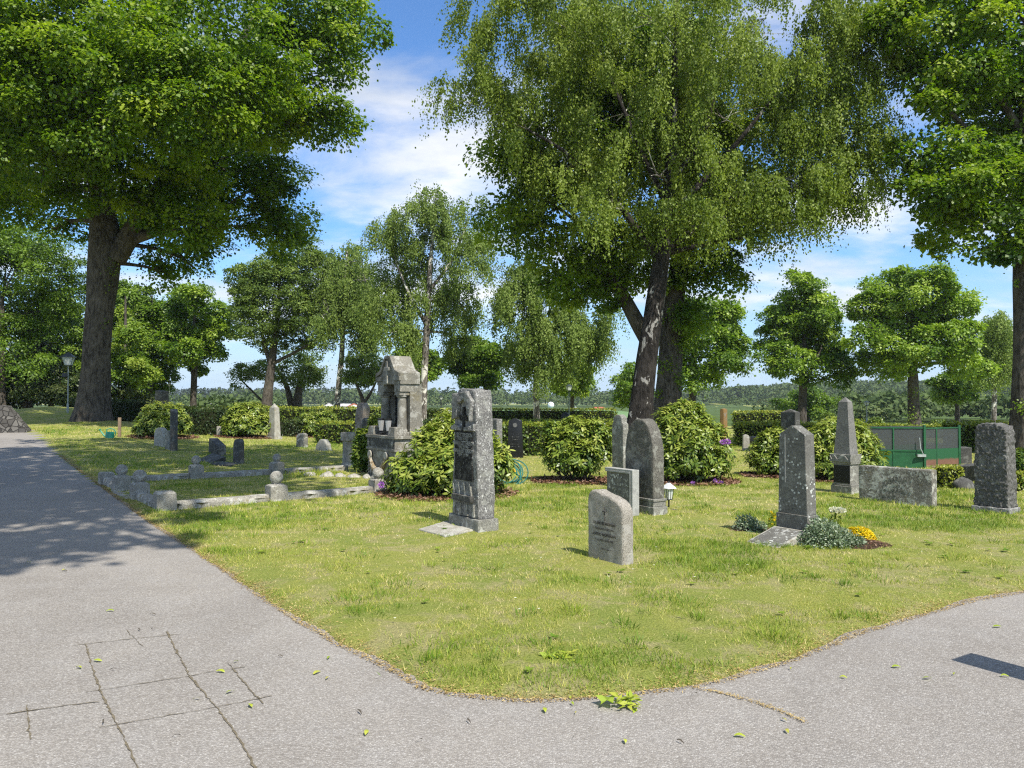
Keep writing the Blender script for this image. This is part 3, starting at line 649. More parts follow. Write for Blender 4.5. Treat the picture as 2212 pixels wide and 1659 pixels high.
tree('maple_tree', 'huge maple with thick grey trunk beside the path, green watering can at its foot', 33,
     [(195, 925, 72), (199, 895, 66), (204, 820, 57), (210, 740, 53), (217, 660, 53), (225, 590, 62), (228, 540, 74), (222, 470, 50), (218, 380, 42), (215, 250, 36), (213, 100, 26), (212, -60, 14)],
     [(735, 75, 92, 85, -2.5), (640, 20, 110, 90, -2.5), (560, 170, 80, 75, -5), (700, 255, 70, 40, -2.5), (640, 245, 70, 45, -2.5), (560, 255, 65, 65, -3), (430, 110, 160, 130, -6), (230, 80, 170, 140, -6), (50, 110, 150, 150, -6), (-120, 160, 150, 200, -5), (120, 300, 150, 110, -3), (330, 290, 150, 120, -3), (505, 370, 115, 85, 0.5), (595, 465, 78, 66, 2), (590, 390, 45, 70, 0.5), (470, 505, 100, 60, 2), (395, 555, 85, 45, 2), (310, 470, 90, 70, 2), (60, 430, 110, 65, 2), (215, 440, 100, 55, 2), (-60, 380, 130, 130, 0.5), (120, 495, 70, 40, 2), (330, 150, 150, 150, 4), (150, 200, 200, 150, 5), (620, 520, 60, 35, 2), (420, 420, 110, 90, 3), (520, 300, 100, 90, 3), (640, 120, 90, 80, -2.5), (350, 585, 55, 25, 2), (200, 200, 150, 110, -7), (400, 230, 130, 100, -6.5), (40, 290, 130, 100, -6), (290, 420, 95, 60, -2), (150, 410, 90, 55, -2), (400, 470, 90, 55, -1.5)],
     limbs=[[(248, 560, 46), (285, 500, 42), (330, 430, 36), (400, 330, 28), (470, 240, 24), (510, 110, 20), (560, 20, 12)], [(265, 525, 26), (340, 500, 20), (430, 500, 12)], [(222, 420, 22), (120, 300, 16), (20, 220, 10)], [(480, 235, 18), (600, 200, 12), (700, 160, 7)]],
     n=290000, leaf=.135, spray=.80, cover=1.15, flare=.42, seed=3, sides=28, tone=.46, suckers=[(232, 620, 14, 40), (225, 700, 8, 25), (196, 815, 6, 14), (240, 585, 25, 120)])
tree('birch_tree', 'large weeping birch with rough dark and white bark behind the arched gravestone', 23,
     [(1378, 985, 70), (1382, 905, 52), (1390, 840, 47), (1400, 760, 44), (1410, 690, 41), (1420, 620, 38), (1430, 545, 36), (1438, 480, 26), (1447, 380, 22), (1455, 250, 18), (1460, 100, 13), (1462, -60, 7)],
     [(1045, 130, 105, 115), (1000, 215, 50, 55), (1150, 40, 170, 130), (1400, 40, 230, 150), (1650, 40, 230, 150), (1830, 110, 100, 140), (1890, 60, 55, 110), (1720, 400, 95, 80), (1850, 260, 75, 110), (1885, 330, 45, 80), (1790, 430, 70, 60), (1570, 470, 110, 60), (1680, 500, 70, 35), (1730, 250, 110, 110), (1150, 260, 115, 120), (1350, 250, 180, 160), (1570, 260, 180, 150), (1770, 300, 125, 130), (1215, 370, 105, 100),
      (1420, 380, 160, 105), (1640, 410, 150, 85), (1820, 370, 80, 90), (1480, 470, 140, 60), (1310, 450, 90, 75), (1500, 150, 220, 160, 3), (1280, 150, 200, 150, 3), (1740, 170, 150, 130, 2)],
     kind='birch', limbs=[[(1425, 560, 20), (1380, 500, 17), (1320, 420, 13), (1230, 330, 9), (1140, 280, 5)], [(1436, 540, 20), (1500, 495, 16), (1560, 440, 12), (1660, 385, 8), (1740, 370, 4)], [(1438, 470, 18), (1520, 390, 14), (1600, 300, 10), (1680, 200, 6)],
            [(1440, 440, 14), (1390, 340, 11), (1340, 220, 8), (1290, 100, 5)], [(1448, 545, 12), (1530, 525, 9), (1600, 515, 5)], [(1445, 400, 12), (1520, 300, 9), (1560, 150, 6)]],
     n=300000, leaf=.080, mat='birch', bk='bark_birch_old', per=30, strand=1.3, seed=5, flare=.35, sides=22, tone=.46)
tree('maple_tree', 'dense maple with two forked grey stems close behind the big birch', 27,
     [(1440, 985, 74), (1440, 905, 60), (1446, 800, 52), (1452, 700, 46), (1462, 620, 42), (1470, 540, 36), (1472, 440, 30), (1475, 300, 24), (1470, 150, 14)],
     [(1150, 420, 100, 105), (1115, 480, 60, 60), (1090, 330, 65, 60), (1240, 540, 105, 85), (1190, 610, 65, 45), (1300, 625, 85, 55), (1370, 560, 90, 70), (1490, 540, 100, 75), (1530, 600, 55, 55), (1290, 300, 190, 160), (1470, 330, 160, 160), (1380, 130, 220, 170), (1590, 420, 70, 90), (1500, 680, 40, 60)],
     limbs=[[(1405, 745, 36), (1378, 700, 34), (1355, 655, 30), (1320, 590, 24), (1270, 500, 16)], [(1470, 560, 24), (1530, 470, 18), (1570, 400, 10)]],
     n=130000, leaf=.125, seed=8, tone=.42, spray=.7, flare=.4, suckers=[(1440, 790, 22, 220), (1425, 690, 12, 90), (1480, 740, 26, 500), (1470, 820, 22, 300), (1490, 660, 22, 300), (1420, 850, 10, 50)])
tree('maple_tree', 'tall maple at the right edge with knotted trunk behind the rough gravestone', 22,
     [(2217, 1000, 70), (2214, 930, 52), (2211, 840, 44), (2213, 740, 42), (2211, 640, 42), (2214, 560, 42), (2216, 430, 34), (2216, 250, 26), (2216, 50, 16)],
     [(2070, 60, 150, 120), (2170, 230, 170, 130), (2030, 190, 90, 80), (2010, 320, 75, 55), (2110, 410, 150, 80), (2010, 430, 85, 45), (2080, 500, 120, 45), (2160, 540, 100, 40), (2300, 100, 180, 170), (2330, 350, 170, 170), (2350, 520, 130, 80), (2120, -60, 170, 120), (1960, 60, 55, 50), (2190, 330, 120, 90, 3)],
     limbs=[[(2212, 560, 20), (2150, 480, 15), (2080, 430, 9)], [(2214, 440, 20), (2130, 320, 14), (2040, 230, 8)], [(2216, 300, 16), (2120, 150, 11), (2040, 60, 6)]],
     n=130000, leaf=.115, seed=12, tone=.46, spray=.62, flare=.5, suckers=[(2205, 880, 14, 80), (2196, 610, 8, 20)])
def ell(cx, cy, w, h, rng, n=9, top=.8):
    """leaf masses filling one rounded crown"""
    b = [(cx, cy, w * .62, h * .62)]
    for i in range(n):
        a = 2 * math.pi * i / n + rng.uniform(-.2, .2); s = w * (.66 if math.sin(a) < .2 else .66 * top)
        b.append((cx + s * math.cos(a), cy - h * .64 * math.sin(a), w * rng.uniform(.30, .40), h * rng.uniform(.28, .38)))
    return b
rr = np.random.default_rng(77)
BG = 'trees standing beyond the graves'
def bgt(label, d, trunk, blobs, **k):
    k.setdefault('group', BG); k.setdefault('flare', .3); k.setdefault('sides', 10)
    nm = 'birch_tree' if k.get('kind') == 'birch' else k.pop('nm', 'maple_tree')
    return tree(nm, label, d, trunk, blobs, **k)
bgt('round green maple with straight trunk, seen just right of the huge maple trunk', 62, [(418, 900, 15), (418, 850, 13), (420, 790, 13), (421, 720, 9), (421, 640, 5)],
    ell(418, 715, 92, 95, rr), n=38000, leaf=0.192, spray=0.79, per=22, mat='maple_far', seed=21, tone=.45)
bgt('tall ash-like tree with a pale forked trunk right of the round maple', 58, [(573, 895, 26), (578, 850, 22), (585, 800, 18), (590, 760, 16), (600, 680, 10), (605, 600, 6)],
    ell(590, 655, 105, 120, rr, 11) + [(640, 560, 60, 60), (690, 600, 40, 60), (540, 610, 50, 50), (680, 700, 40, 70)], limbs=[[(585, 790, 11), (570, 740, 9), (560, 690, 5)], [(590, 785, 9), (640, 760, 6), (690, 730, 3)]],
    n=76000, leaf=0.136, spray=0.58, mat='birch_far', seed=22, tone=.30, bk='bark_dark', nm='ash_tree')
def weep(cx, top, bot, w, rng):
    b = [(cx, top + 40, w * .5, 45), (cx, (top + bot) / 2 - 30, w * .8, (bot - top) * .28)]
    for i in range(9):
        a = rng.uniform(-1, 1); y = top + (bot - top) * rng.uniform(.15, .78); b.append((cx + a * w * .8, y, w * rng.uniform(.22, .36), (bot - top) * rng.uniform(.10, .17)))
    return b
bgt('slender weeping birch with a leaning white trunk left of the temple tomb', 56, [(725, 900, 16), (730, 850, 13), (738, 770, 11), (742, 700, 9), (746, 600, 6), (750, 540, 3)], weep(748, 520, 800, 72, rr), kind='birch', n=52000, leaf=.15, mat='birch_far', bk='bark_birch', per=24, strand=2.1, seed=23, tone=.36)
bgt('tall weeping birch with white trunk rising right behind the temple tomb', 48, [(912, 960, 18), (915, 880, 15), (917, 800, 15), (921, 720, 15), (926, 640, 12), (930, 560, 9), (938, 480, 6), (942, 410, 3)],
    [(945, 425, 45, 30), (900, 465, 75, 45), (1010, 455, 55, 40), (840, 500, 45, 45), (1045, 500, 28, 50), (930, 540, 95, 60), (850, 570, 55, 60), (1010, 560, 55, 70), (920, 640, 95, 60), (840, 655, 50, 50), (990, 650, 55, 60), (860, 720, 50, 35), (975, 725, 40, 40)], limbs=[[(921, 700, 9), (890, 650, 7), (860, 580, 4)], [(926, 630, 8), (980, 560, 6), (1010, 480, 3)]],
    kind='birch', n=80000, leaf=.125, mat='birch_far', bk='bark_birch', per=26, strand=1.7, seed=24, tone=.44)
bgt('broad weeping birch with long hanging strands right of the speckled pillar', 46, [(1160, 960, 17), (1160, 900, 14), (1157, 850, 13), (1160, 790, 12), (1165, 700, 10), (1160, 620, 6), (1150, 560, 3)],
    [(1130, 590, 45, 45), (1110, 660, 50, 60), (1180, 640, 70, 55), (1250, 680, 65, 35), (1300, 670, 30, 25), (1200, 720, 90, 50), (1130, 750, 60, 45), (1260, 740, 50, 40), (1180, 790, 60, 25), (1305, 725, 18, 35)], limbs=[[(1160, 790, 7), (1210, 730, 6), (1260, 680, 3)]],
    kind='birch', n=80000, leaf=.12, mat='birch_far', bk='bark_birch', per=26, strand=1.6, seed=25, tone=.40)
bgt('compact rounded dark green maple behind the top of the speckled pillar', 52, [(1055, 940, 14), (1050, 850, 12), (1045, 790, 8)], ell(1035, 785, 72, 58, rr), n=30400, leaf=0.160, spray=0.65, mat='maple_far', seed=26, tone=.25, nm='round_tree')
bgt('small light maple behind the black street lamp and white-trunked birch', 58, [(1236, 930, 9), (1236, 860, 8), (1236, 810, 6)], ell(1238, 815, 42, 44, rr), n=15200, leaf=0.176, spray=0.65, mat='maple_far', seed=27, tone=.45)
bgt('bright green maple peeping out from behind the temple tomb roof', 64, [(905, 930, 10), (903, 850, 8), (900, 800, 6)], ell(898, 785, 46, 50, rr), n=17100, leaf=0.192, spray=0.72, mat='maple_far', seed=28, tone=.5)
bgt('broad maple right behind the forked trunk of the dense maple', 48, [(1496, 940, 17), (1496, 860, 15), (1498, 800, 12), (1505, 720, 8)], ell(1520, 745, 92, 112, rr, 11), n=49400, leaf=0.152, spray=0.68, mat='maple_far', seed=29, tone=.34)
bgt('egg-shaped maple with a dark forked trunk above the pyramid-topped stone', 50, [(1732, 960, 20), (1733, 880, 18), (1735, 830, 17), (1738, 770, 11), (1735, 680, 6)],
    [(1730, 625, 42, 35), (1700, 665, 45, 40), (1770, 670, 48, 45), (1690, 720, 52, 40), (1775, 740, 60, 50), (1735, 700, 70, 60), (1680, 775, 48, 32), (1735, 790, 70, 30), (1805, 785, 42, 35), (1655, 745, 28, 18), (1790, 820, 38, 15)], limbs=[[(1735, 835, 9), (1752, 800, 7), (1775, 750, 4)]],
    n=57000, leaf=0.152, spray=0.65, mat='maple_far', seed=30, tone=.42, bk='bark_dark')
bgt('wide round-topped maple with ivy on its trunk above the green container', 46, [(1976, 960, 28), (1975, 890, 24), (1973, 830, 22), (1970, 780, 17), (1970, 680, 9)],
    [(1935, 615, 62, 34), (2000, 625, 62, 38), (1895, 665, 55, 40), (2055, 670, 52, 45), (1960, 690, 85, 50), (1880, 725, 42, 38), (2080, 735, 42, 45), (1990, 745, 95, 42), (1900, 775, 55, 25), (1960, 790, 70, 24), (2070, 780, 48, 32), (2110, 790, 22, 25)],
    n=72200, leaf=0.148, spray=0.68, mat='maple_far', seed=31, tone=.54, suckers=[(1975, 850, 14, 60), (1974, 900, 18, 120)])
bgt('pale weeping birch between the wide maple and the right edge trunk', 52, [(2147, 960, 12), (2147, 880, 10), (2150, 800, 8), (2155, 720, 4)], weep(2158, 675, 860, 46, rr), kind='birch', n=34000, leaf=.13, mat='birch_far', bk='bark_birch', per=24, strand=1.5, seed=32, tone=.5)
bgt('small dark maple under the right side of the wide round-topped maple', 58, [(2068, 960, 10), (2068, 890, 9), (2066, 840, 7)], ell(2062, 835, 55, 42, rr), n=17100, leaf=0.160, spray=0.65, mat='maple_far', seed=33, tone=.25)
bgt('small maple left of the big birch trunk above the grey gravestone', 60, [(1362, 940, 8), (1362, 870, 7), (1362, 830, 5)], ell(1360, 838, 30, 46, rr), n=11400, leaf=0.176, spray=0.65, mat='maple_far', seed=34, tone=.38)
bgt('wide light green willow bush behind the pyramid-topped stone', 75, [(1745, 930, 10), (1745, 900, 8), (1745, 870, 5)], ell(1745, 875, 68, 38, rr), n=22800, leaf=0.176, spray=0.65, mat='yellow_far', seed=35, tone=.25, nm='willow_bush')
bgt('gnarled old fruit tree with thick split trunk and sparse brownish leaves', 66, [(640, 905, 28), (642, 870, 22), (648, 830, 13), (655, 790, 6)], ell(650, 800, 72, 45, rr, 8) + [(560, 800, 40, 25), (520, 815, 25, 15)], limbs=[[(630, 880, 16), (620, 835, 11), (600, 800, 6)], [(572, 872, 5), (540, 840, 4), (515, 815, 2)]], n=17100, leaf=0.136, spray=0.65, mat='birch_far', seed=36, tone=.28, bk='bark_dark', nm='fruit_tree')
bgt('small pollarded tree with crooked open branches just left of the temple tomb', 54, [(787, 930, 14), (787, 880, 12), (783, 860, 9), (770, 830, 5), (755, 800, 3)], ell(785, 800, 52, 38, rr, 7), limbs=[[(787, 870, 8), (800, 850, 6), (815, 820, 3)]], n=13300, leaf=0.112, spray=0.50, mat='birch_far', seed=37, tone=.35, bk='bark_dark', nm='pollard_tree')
LW = 'trees of the leafy bank on the left'
def lwt(label, d, x, w, blobs, seed, mat='maple_far', tone=.45, n=16000, nm='maple_tree', leaf=.24, y0=900, bk='bark_dark'):
    bgt(label, d, [(x, y0, w), (x, 840, w * .85), (x + 3, 740, w * .6), (x + 3, 640, w * .3)], blobs, n=int(n * 1.8), leaf=leaf * .8, spray=.75, mat=mat, seed=seed, tone=tone, group=LW, nm=nm, bk=bk)
lwt('olive green beech at the far left edge with a pale mottled trunk', 52, 2, 22, ell(10, 620, 170, 150, rr, 11) + [(80, 540, 100, 60), (30, 780, 90, 60), (150, 640, 50, 60)], 41, 'yellow_far', .22, 44000, 'beech_tree', .17)
lwt('fresh yellow-green tree behind the lamp post left of the huge trunk', 62, 110, 12, ell(120, 735, 85, 100, rr, 11) + [(90, 830, 80, 40), (160, 810, 50, 50)], 42, 'yellow_far', .45, 26000)
lwt('bright lime tree right against the huge trunk with drooping light foliage', 56, 268, 12, ell(268, 770, 50, 70, rr, 8) + [(290, 820, 35, 30)], 43, 'yellow_far', .62, 12000, 'lime_tree', .2)
lwt('tall green maple showing bare yellowish twigs right of the huge trunk', 66, 282, 12, ell(275, 670, 70, 70, rr, 9), 44, 'yellow_far', .30, 12000)
lwt('dark leafy maple low between the lime tree and the round maple', 64, 325, 12, ell(330, 740, 55, 90, rr, 9) + [(300, 840, 50, 35), (350, 820, 30, 40)], 45, 'maple_far', .40, 18000)
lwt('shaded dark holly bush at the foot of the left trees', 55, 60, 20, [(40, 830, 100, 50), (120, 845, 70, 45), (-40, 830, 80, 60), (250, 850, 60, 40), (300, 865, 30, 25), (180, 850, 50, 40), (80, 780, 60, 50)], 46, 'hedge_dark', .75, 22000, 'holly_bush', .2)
# large trees outside the left and near edge of the view: their crowns shade the path and the kerbed grave
tree('maple_tree', 'tall maple left of the path, its trunk outside the view, shading the path', 8, [(-13.5, 5.5, 0, .6), (-13.2, 5.7, 4, .5), (-12.5, 6, 8, .42), (-11, 6.5, 12, .3), (-10, 7, 16, .15)],
     [(tx + SUN_AZ.x * h / math.tan(SUN_EL), ty + SUN_AZ.y * h / math.tan(SUN_EL), h, r, r, r * .5) for tx, ty, r, h in
      ((-5.2, 14.8, 1.2, 14), (-3.3, 13.4, .5, 14), (-6.6, 10.4, 2.0, 13), (-9, 13.5, 3.0, 14), (-10.5, 18.5, 3.2, 15), (-8, 22.5, 2.7, 16), (-12.5, 24.5, 2.6, 16), (-6.2, 19.5, 2.2, 15.5), (-4.3, 21.0, 1.1, 16),
       (-12.5, 14.5, 3.5, 13), (-5.7, 8.7, .8, 12.5), (-3.9, 8.7, .5, 12.3), (-7.0, 16.0, 2.0, 15), (-15, 19, 3, 14), (-6, 8.0, .7, 12), (-8.2, 9.2, 1.6, 12.5), (-10, 11, 2.0, 13), (-7.6, 12.2, 1.8, 13.5), (-11, 8.5, 1.4, 12))],
     n=46000, leaf=.24, spray=.75, seed=51, world=True, per=24)

# ------------------------------------------------------------------ shrubs, hedges, woods
def rhodo(label, pxl, pxr, top, bot, d=None, n=620, seed=1, lean=0, blobs=None, flowers=(), leaf=.125, tone=.5, name='rhododendron', group='rhododendrons among the graves', depth=.85, mulch=True, buds=0):
    rng = np.random.default_rng(seed); cx = (pxl + pxr) / 2
    leaf *= .80; n = int(n * 1.35)
    p = at(cx, bot) if d is None else Vector((W(cx, 868, d).x, d, gz(W(cx, 868, d).x, d)))
    w = (pxr - pxl) * p.y / F; rx = w / 2; y0 = p.y + rx * depth * .85; h = W(cx, top, y0).z - p.z
    root = thing(name, label, 'shrub', (p.x, y0, p.z), 0, group)
    if blobs is None:
        blobs = [(0, 0, .50, .70, .46), (-.5, -.1, .36, .42, .33), (.52, 0, .35, .44, .33), (0, -.45, .38, .5, .36), (-.2, .4, .42, .55, .38), (.3, .2, .62, .42, .32), (-.28, -.2, .62, .42, .30), (.25, -.55, .30, .42, .28), (-.4, -.5, .26, .36, .25)]
    C = np.array([(b[0] * rx, b[1] * rx * depth, b[2] * h) for b in blobs]); Rr = np.array([(b[3] * rx, b[3] * rx * depth, b[4] * h) for b in blobs])
    wt = (Rr[:, 0] * Rr[:, 2]); wt /= wt.sum(); bi = rng.choice(len(C), n, p=wt); u = unit(rng, n); u[:, 2] = np.where(u[:, 2] < -.55, -u[:, 2], u[:, 2]); u = nrm(u)
    rad = rng.uniform(.62, 1.12, n); c = C[bi] + u * Rr[bi] * rad[:, None]; k = (c[:, 2] > .10); c, u, bi = c[k], u[k], bi[k]; n = len(c)
    ins = np.zeros(n, bool)
    for j in range(len(C)):
        q = (((c - C[j]) / Rr[j]) ** 2).sum(1); ins |= (q < .45) & (bi != j)
    c, u = c[~ins], u[~ins]; n = len(c)
    ax = nrm(u * .75 + np.array([0, 0, .55]) + rng.normal(0, .22, (n, 3))); m = 9
    e1 = nrm(np.cross(ax, rng.normal(size=(n, 3)))); e2 = np.cross(ax, e1)
    a = np.arange(m)[None] * (2 * math.pi / m) * 1.0 + rng.uniform(0, 6.28, (n, 1)) + rng.normal(0, .2, (n, m)); rise = rng.uniform(-.45, .55, (n, m, 1))
    radl = e1[:, None] * np.cos(a)[..., None] + e2[:, None] * np.sin(a)[..., None]
    A = nrm(radl + ax[:, None] * rise); Nn = nrm(ax[:, None] - radl * rise + rng.normal(0, .18, (n, m, 3)))
    P = c[:, None] + ax[:, None] * rng.uniform(-.02, .03, (n, m, 1)) + A * .012
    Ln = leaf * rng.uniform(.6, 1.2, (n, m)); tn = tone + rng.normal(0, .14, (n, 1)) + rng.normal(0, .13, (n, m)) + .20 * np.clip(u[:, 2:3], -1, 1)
    A = A.reshape(-1, 3); Nn = Nn.reshape(-1, 3); P = P.reshape(-1, 3); Ln = Ln.ravel()
    # two leaf halves: base and drooping tip
    A = nrm(A); B = nrm(np.cross(A, Nn)); Nn = np.cross(B, A); L1 = Ln[:, None]; Wd = L1 * .30
    m1 = P + A * L1 * .35; m2 = P + A * L1 * .72 - Nn * L1 * .06; tip = P + A * L1 - Nn * L1 * .17
    V1 = np.stack([P, m1 - B * Wd * .5 + Nn * L1 * .03, m2, m1 + B * Wd * .5 + Nn * L1 * .03], 1)
    V2 = np.stack([m1 - B * Wd * .5 + Nn * L1 * .03, m2 - B * Wd * .46 + Nn * L1 * .0, tip, m2], 1); V3 = np.stack([m1 + B * Wd * .5 + Nn * L1 * .03, m2, tip, m2 + B * Wd * .46], 1)
    V = np.concatenate([V1, V2, V3]); T = np.tile(tn.ravel(), 3)
    # inner foliage
    ni = 2600; bj = rng.choice(len(C), ni, p=wt); Pi = C[bj] + unit(rng, ni) * Rr[bj] * (rng.random((ni, 1)) ** .5 * .85); Pi[:, 2] = np.abs(Pi[:, 2]) + .03
    Vi = leaves(Pi, rng.normal(size=(ni, 3)), rng.normal(size=(ni, 3)) + np.array([0, 0, .8]), leaf * 1.2 * rng.uniform(.7, 1.2, ni), leaf * .5 * np.ones(ni))
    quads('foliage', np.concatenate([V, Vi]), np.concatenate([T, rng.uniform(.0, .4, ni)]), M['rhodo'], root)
    mb = MB()
    for i in range(26):
        b = C[rng.integers(len(C))] + unit(rng, 1)[0] * Rr[0] * .5; b[2] = abs(b[2]); s = np.array([rng.normal(0, .12 * rx), rng.normal(0, .12 * rx), -.03])
        mb.tube(limb_curve(s, b, -.1, rng, 6), np.linspace(.022, .006, 6), 5)
    mb.build('stems', M['twig'], root, smooth=True, sharp=80)
    if buds:
        nb = buds; i = rng.choice(n, nb); Pb = np.repeat(c[i] + ax[i] * .03, 8, 0); Ab = rng.normal(size=(nb * 8, 3)) * .6 + np.repeat(ax[i], 8, 0)
        quads('pale_buds', leaves(Pb, Ab, rng.normal(size=(nb * 8, 3)), np.full(nb * 8, .05), np.full(nb * 8, .025)), rng.random(nb * 8), M['petal_white'], root)
    for fxp, fyp, s in flowers:
        fy_ = p.y - .03; w_ = W(fxp, fyp, fy_); w_.z = max(w_.z, p.z + .06); q = np.array(w_) - np.array(root.location); nf = 60
        dirs = unit(rng, nf); dirs[:, 1] -= .5
        quads('blossom', leaves(q + dirs * s * .5, dirs, rng.normal(size=(nf, 3)), np.full(nf, s * .8), np.full(nf, s * .7)), rng.random(nf), M['petal_purple'], root)
    if mulch:
        nm_ = 2600; aa = rng.uniform(0, 6.28, nm_); q = np.sqrt(rng.random(nm_)) * 1.12; x = np.cos(aa) * q * rx; y = np.sin(aa) * q * rx * depth * 1.1
        z = base(x + p.x, y + y0) - p.z + .045 + rng.uniform(0, .035, nm_)
        V = leaves(np.stack([x, y, z], 1), np.concatenate([rng.normal(size=(nm_, 2)), rng.normal(0, .3, (nm_, 1))], 1), np.array([[0, 0, 1.0]]) + rng.normal(0, .45, (nm_, 3)), rng.uniform(.04, .10, nm_), rng.uniform(.02, .045, nm_))
        o = tag(quads('leaf_mulch', V, rng.random(nm_), M['mulch'], None, (p.x, y0, p.z)), kind='stuff')
    return root
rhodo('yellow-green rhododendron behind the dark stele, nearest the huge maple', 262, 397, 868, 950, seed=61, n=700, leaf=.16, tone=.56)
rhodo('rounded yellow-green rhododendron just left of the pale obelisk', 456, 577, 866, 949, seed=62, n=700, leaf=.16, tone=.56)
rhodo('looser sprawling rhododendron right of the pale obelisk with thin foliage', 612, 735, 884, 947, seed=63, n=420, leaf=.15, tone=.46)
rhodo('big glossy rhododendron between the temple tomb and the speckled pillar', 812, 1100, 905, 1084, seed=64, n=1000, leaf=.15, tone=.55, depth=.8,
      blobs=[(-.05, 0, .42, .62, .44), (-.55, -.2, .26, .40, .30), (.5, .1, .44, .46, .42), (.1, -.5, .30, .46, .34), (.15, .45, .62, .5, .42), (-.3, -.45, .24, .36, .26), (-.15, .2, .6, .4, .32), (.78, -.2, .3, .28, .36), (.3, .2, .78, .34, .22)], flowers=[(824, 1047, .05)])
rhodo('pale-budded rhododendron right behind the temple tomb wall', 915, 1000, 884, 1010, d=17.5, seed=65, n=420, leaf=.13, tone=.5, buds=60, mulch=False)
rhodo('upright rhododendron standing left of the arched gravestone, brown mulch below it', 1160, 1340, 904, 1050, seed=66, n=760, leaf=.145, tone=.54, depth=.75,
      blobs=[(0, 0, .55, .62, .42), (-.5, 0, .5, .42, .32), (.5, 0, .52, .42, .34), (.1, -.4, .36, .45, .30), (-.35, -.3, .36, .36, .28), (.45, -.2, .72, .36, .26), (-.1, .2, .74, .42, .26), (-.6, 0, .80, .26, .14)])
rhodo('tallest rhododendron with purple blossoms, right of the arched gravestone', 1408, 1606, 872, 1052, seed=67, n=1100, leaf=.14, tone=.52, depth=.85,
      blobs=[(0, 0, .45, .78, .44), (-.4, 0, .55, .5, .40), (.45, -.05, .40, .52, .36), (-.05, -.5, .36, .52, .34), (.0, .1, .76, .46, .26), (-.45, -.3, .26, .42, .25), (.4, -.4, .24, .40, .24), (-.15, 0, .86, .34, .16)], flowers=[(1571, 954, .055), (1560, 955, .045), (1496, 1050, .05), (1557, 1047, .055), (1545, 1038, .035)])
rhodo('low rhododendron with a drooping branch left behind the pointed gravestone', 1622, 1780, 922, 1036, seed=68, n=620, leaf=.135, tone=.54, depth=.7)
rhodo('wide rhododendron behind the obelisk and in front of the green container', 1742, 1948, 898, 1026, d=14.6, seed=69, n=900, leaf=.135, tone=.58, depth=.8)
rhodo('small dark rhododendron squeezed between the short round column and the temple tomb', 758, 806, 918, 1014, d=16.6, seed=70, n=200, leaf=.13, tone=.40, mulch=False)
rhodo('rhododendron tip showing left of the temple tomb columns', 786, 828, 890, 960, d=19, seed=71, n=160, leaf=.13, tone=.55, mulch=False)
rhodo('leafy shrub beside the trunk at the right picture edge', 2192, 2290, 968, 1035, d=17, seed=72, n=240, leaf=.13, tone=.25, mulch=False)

def hedge(label, a, b, h, wd, dens=420, mat='hedge', leaf=.06, tone=.5, seed=1, group='clipped hedges around the burial plots', name='hedge', cat='hedge', wob=.05):
    """clipped hedge from ground point a to b"""
    rng = np.random.default_rng(seed); a = Vector(a); b = Vector(b); L = (b - a).length; ux = (b - a) / L; rz = math.atan2(ux.y, ux.x); mid = (a + b) / 2; g = gz(mid.x, mid.y)
    root = thing(name, label, cat, (mid.x, mid.y, g), rz, group)
    MB().frustum(0, 0, -1.2, h * .93, L * .985, wd * .86).build('hedge_core', M['hedge_core'], root, edge=max(.4, L / 40), amp=.03)
    def put(n, P, N):
        A = rng.normal(size=(n, 3)) * .7 + np.array([0, 0, .25]); return leaves(P, A, N + rng.normal(0, .55, (n, 3)), leaf * rng.uniform(.7, 1.3, n), leaf * .75 * rng.uniform(.7, 1.2, n))
    Vs = []; Ts = []
    n = int(L * h * dens); x = rng.uniform(-L / 2, L / 2, n); z = rng.uniform(.02, h, n); yy = -wd / 2 + rng.normal(0, wob, n) + .06 * (vnoise(x, z, 1.5, seed) - .5)
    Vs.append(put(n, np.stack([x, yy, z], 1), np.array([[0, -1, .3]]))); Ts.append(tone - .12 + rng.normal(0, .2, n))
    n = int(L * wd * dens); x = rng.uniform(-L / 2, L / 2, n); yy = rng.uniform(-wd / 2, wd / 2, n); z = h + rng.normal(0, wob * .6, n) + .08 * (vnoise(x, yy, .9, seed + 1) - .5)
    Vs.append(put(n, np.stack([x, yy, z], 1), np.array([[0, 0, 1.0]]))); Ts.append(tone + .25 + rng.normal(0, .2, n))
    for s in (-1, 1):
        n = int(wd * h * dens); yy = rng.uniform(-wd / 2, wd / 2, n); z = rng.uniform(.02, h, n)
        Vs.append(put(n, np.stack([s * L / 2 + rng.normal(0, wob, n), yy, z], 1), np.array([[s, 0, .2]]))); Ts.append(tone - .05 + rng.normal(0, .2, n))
    quads('hedge_leaves', np.concatenate(Vs), np.concatenate(Ts), M[mat], root)
    return root
M['hedge_core'] = plain('hedge_core_twigs', (0.022, 0.026, 0.012), 0.95, 0.05)
def hp(px, y): w = W(px, 868, y); return (w.x, y, 0)
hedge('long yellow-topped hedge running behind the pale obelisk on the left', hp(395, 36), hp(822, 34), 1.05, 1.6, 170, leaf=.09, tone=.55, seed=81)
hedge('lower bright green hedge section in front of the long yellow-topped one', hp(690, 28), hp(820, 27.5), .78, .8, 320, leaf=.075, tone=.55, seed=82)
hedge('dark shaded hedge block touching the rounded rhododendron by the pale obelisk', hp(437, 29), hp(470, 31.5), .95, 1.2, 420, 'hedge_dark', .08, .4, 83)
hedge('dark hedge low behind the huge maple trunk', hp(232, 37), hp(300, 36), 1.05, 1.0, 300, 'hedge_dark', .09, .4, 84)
hedge('dark shaded hedge between the pale obelisk and the sprawling rhododendron', hp(590, 31), hp(660, 31), .62, .7, 300, 'hedge_dark', .08, .5, 85)
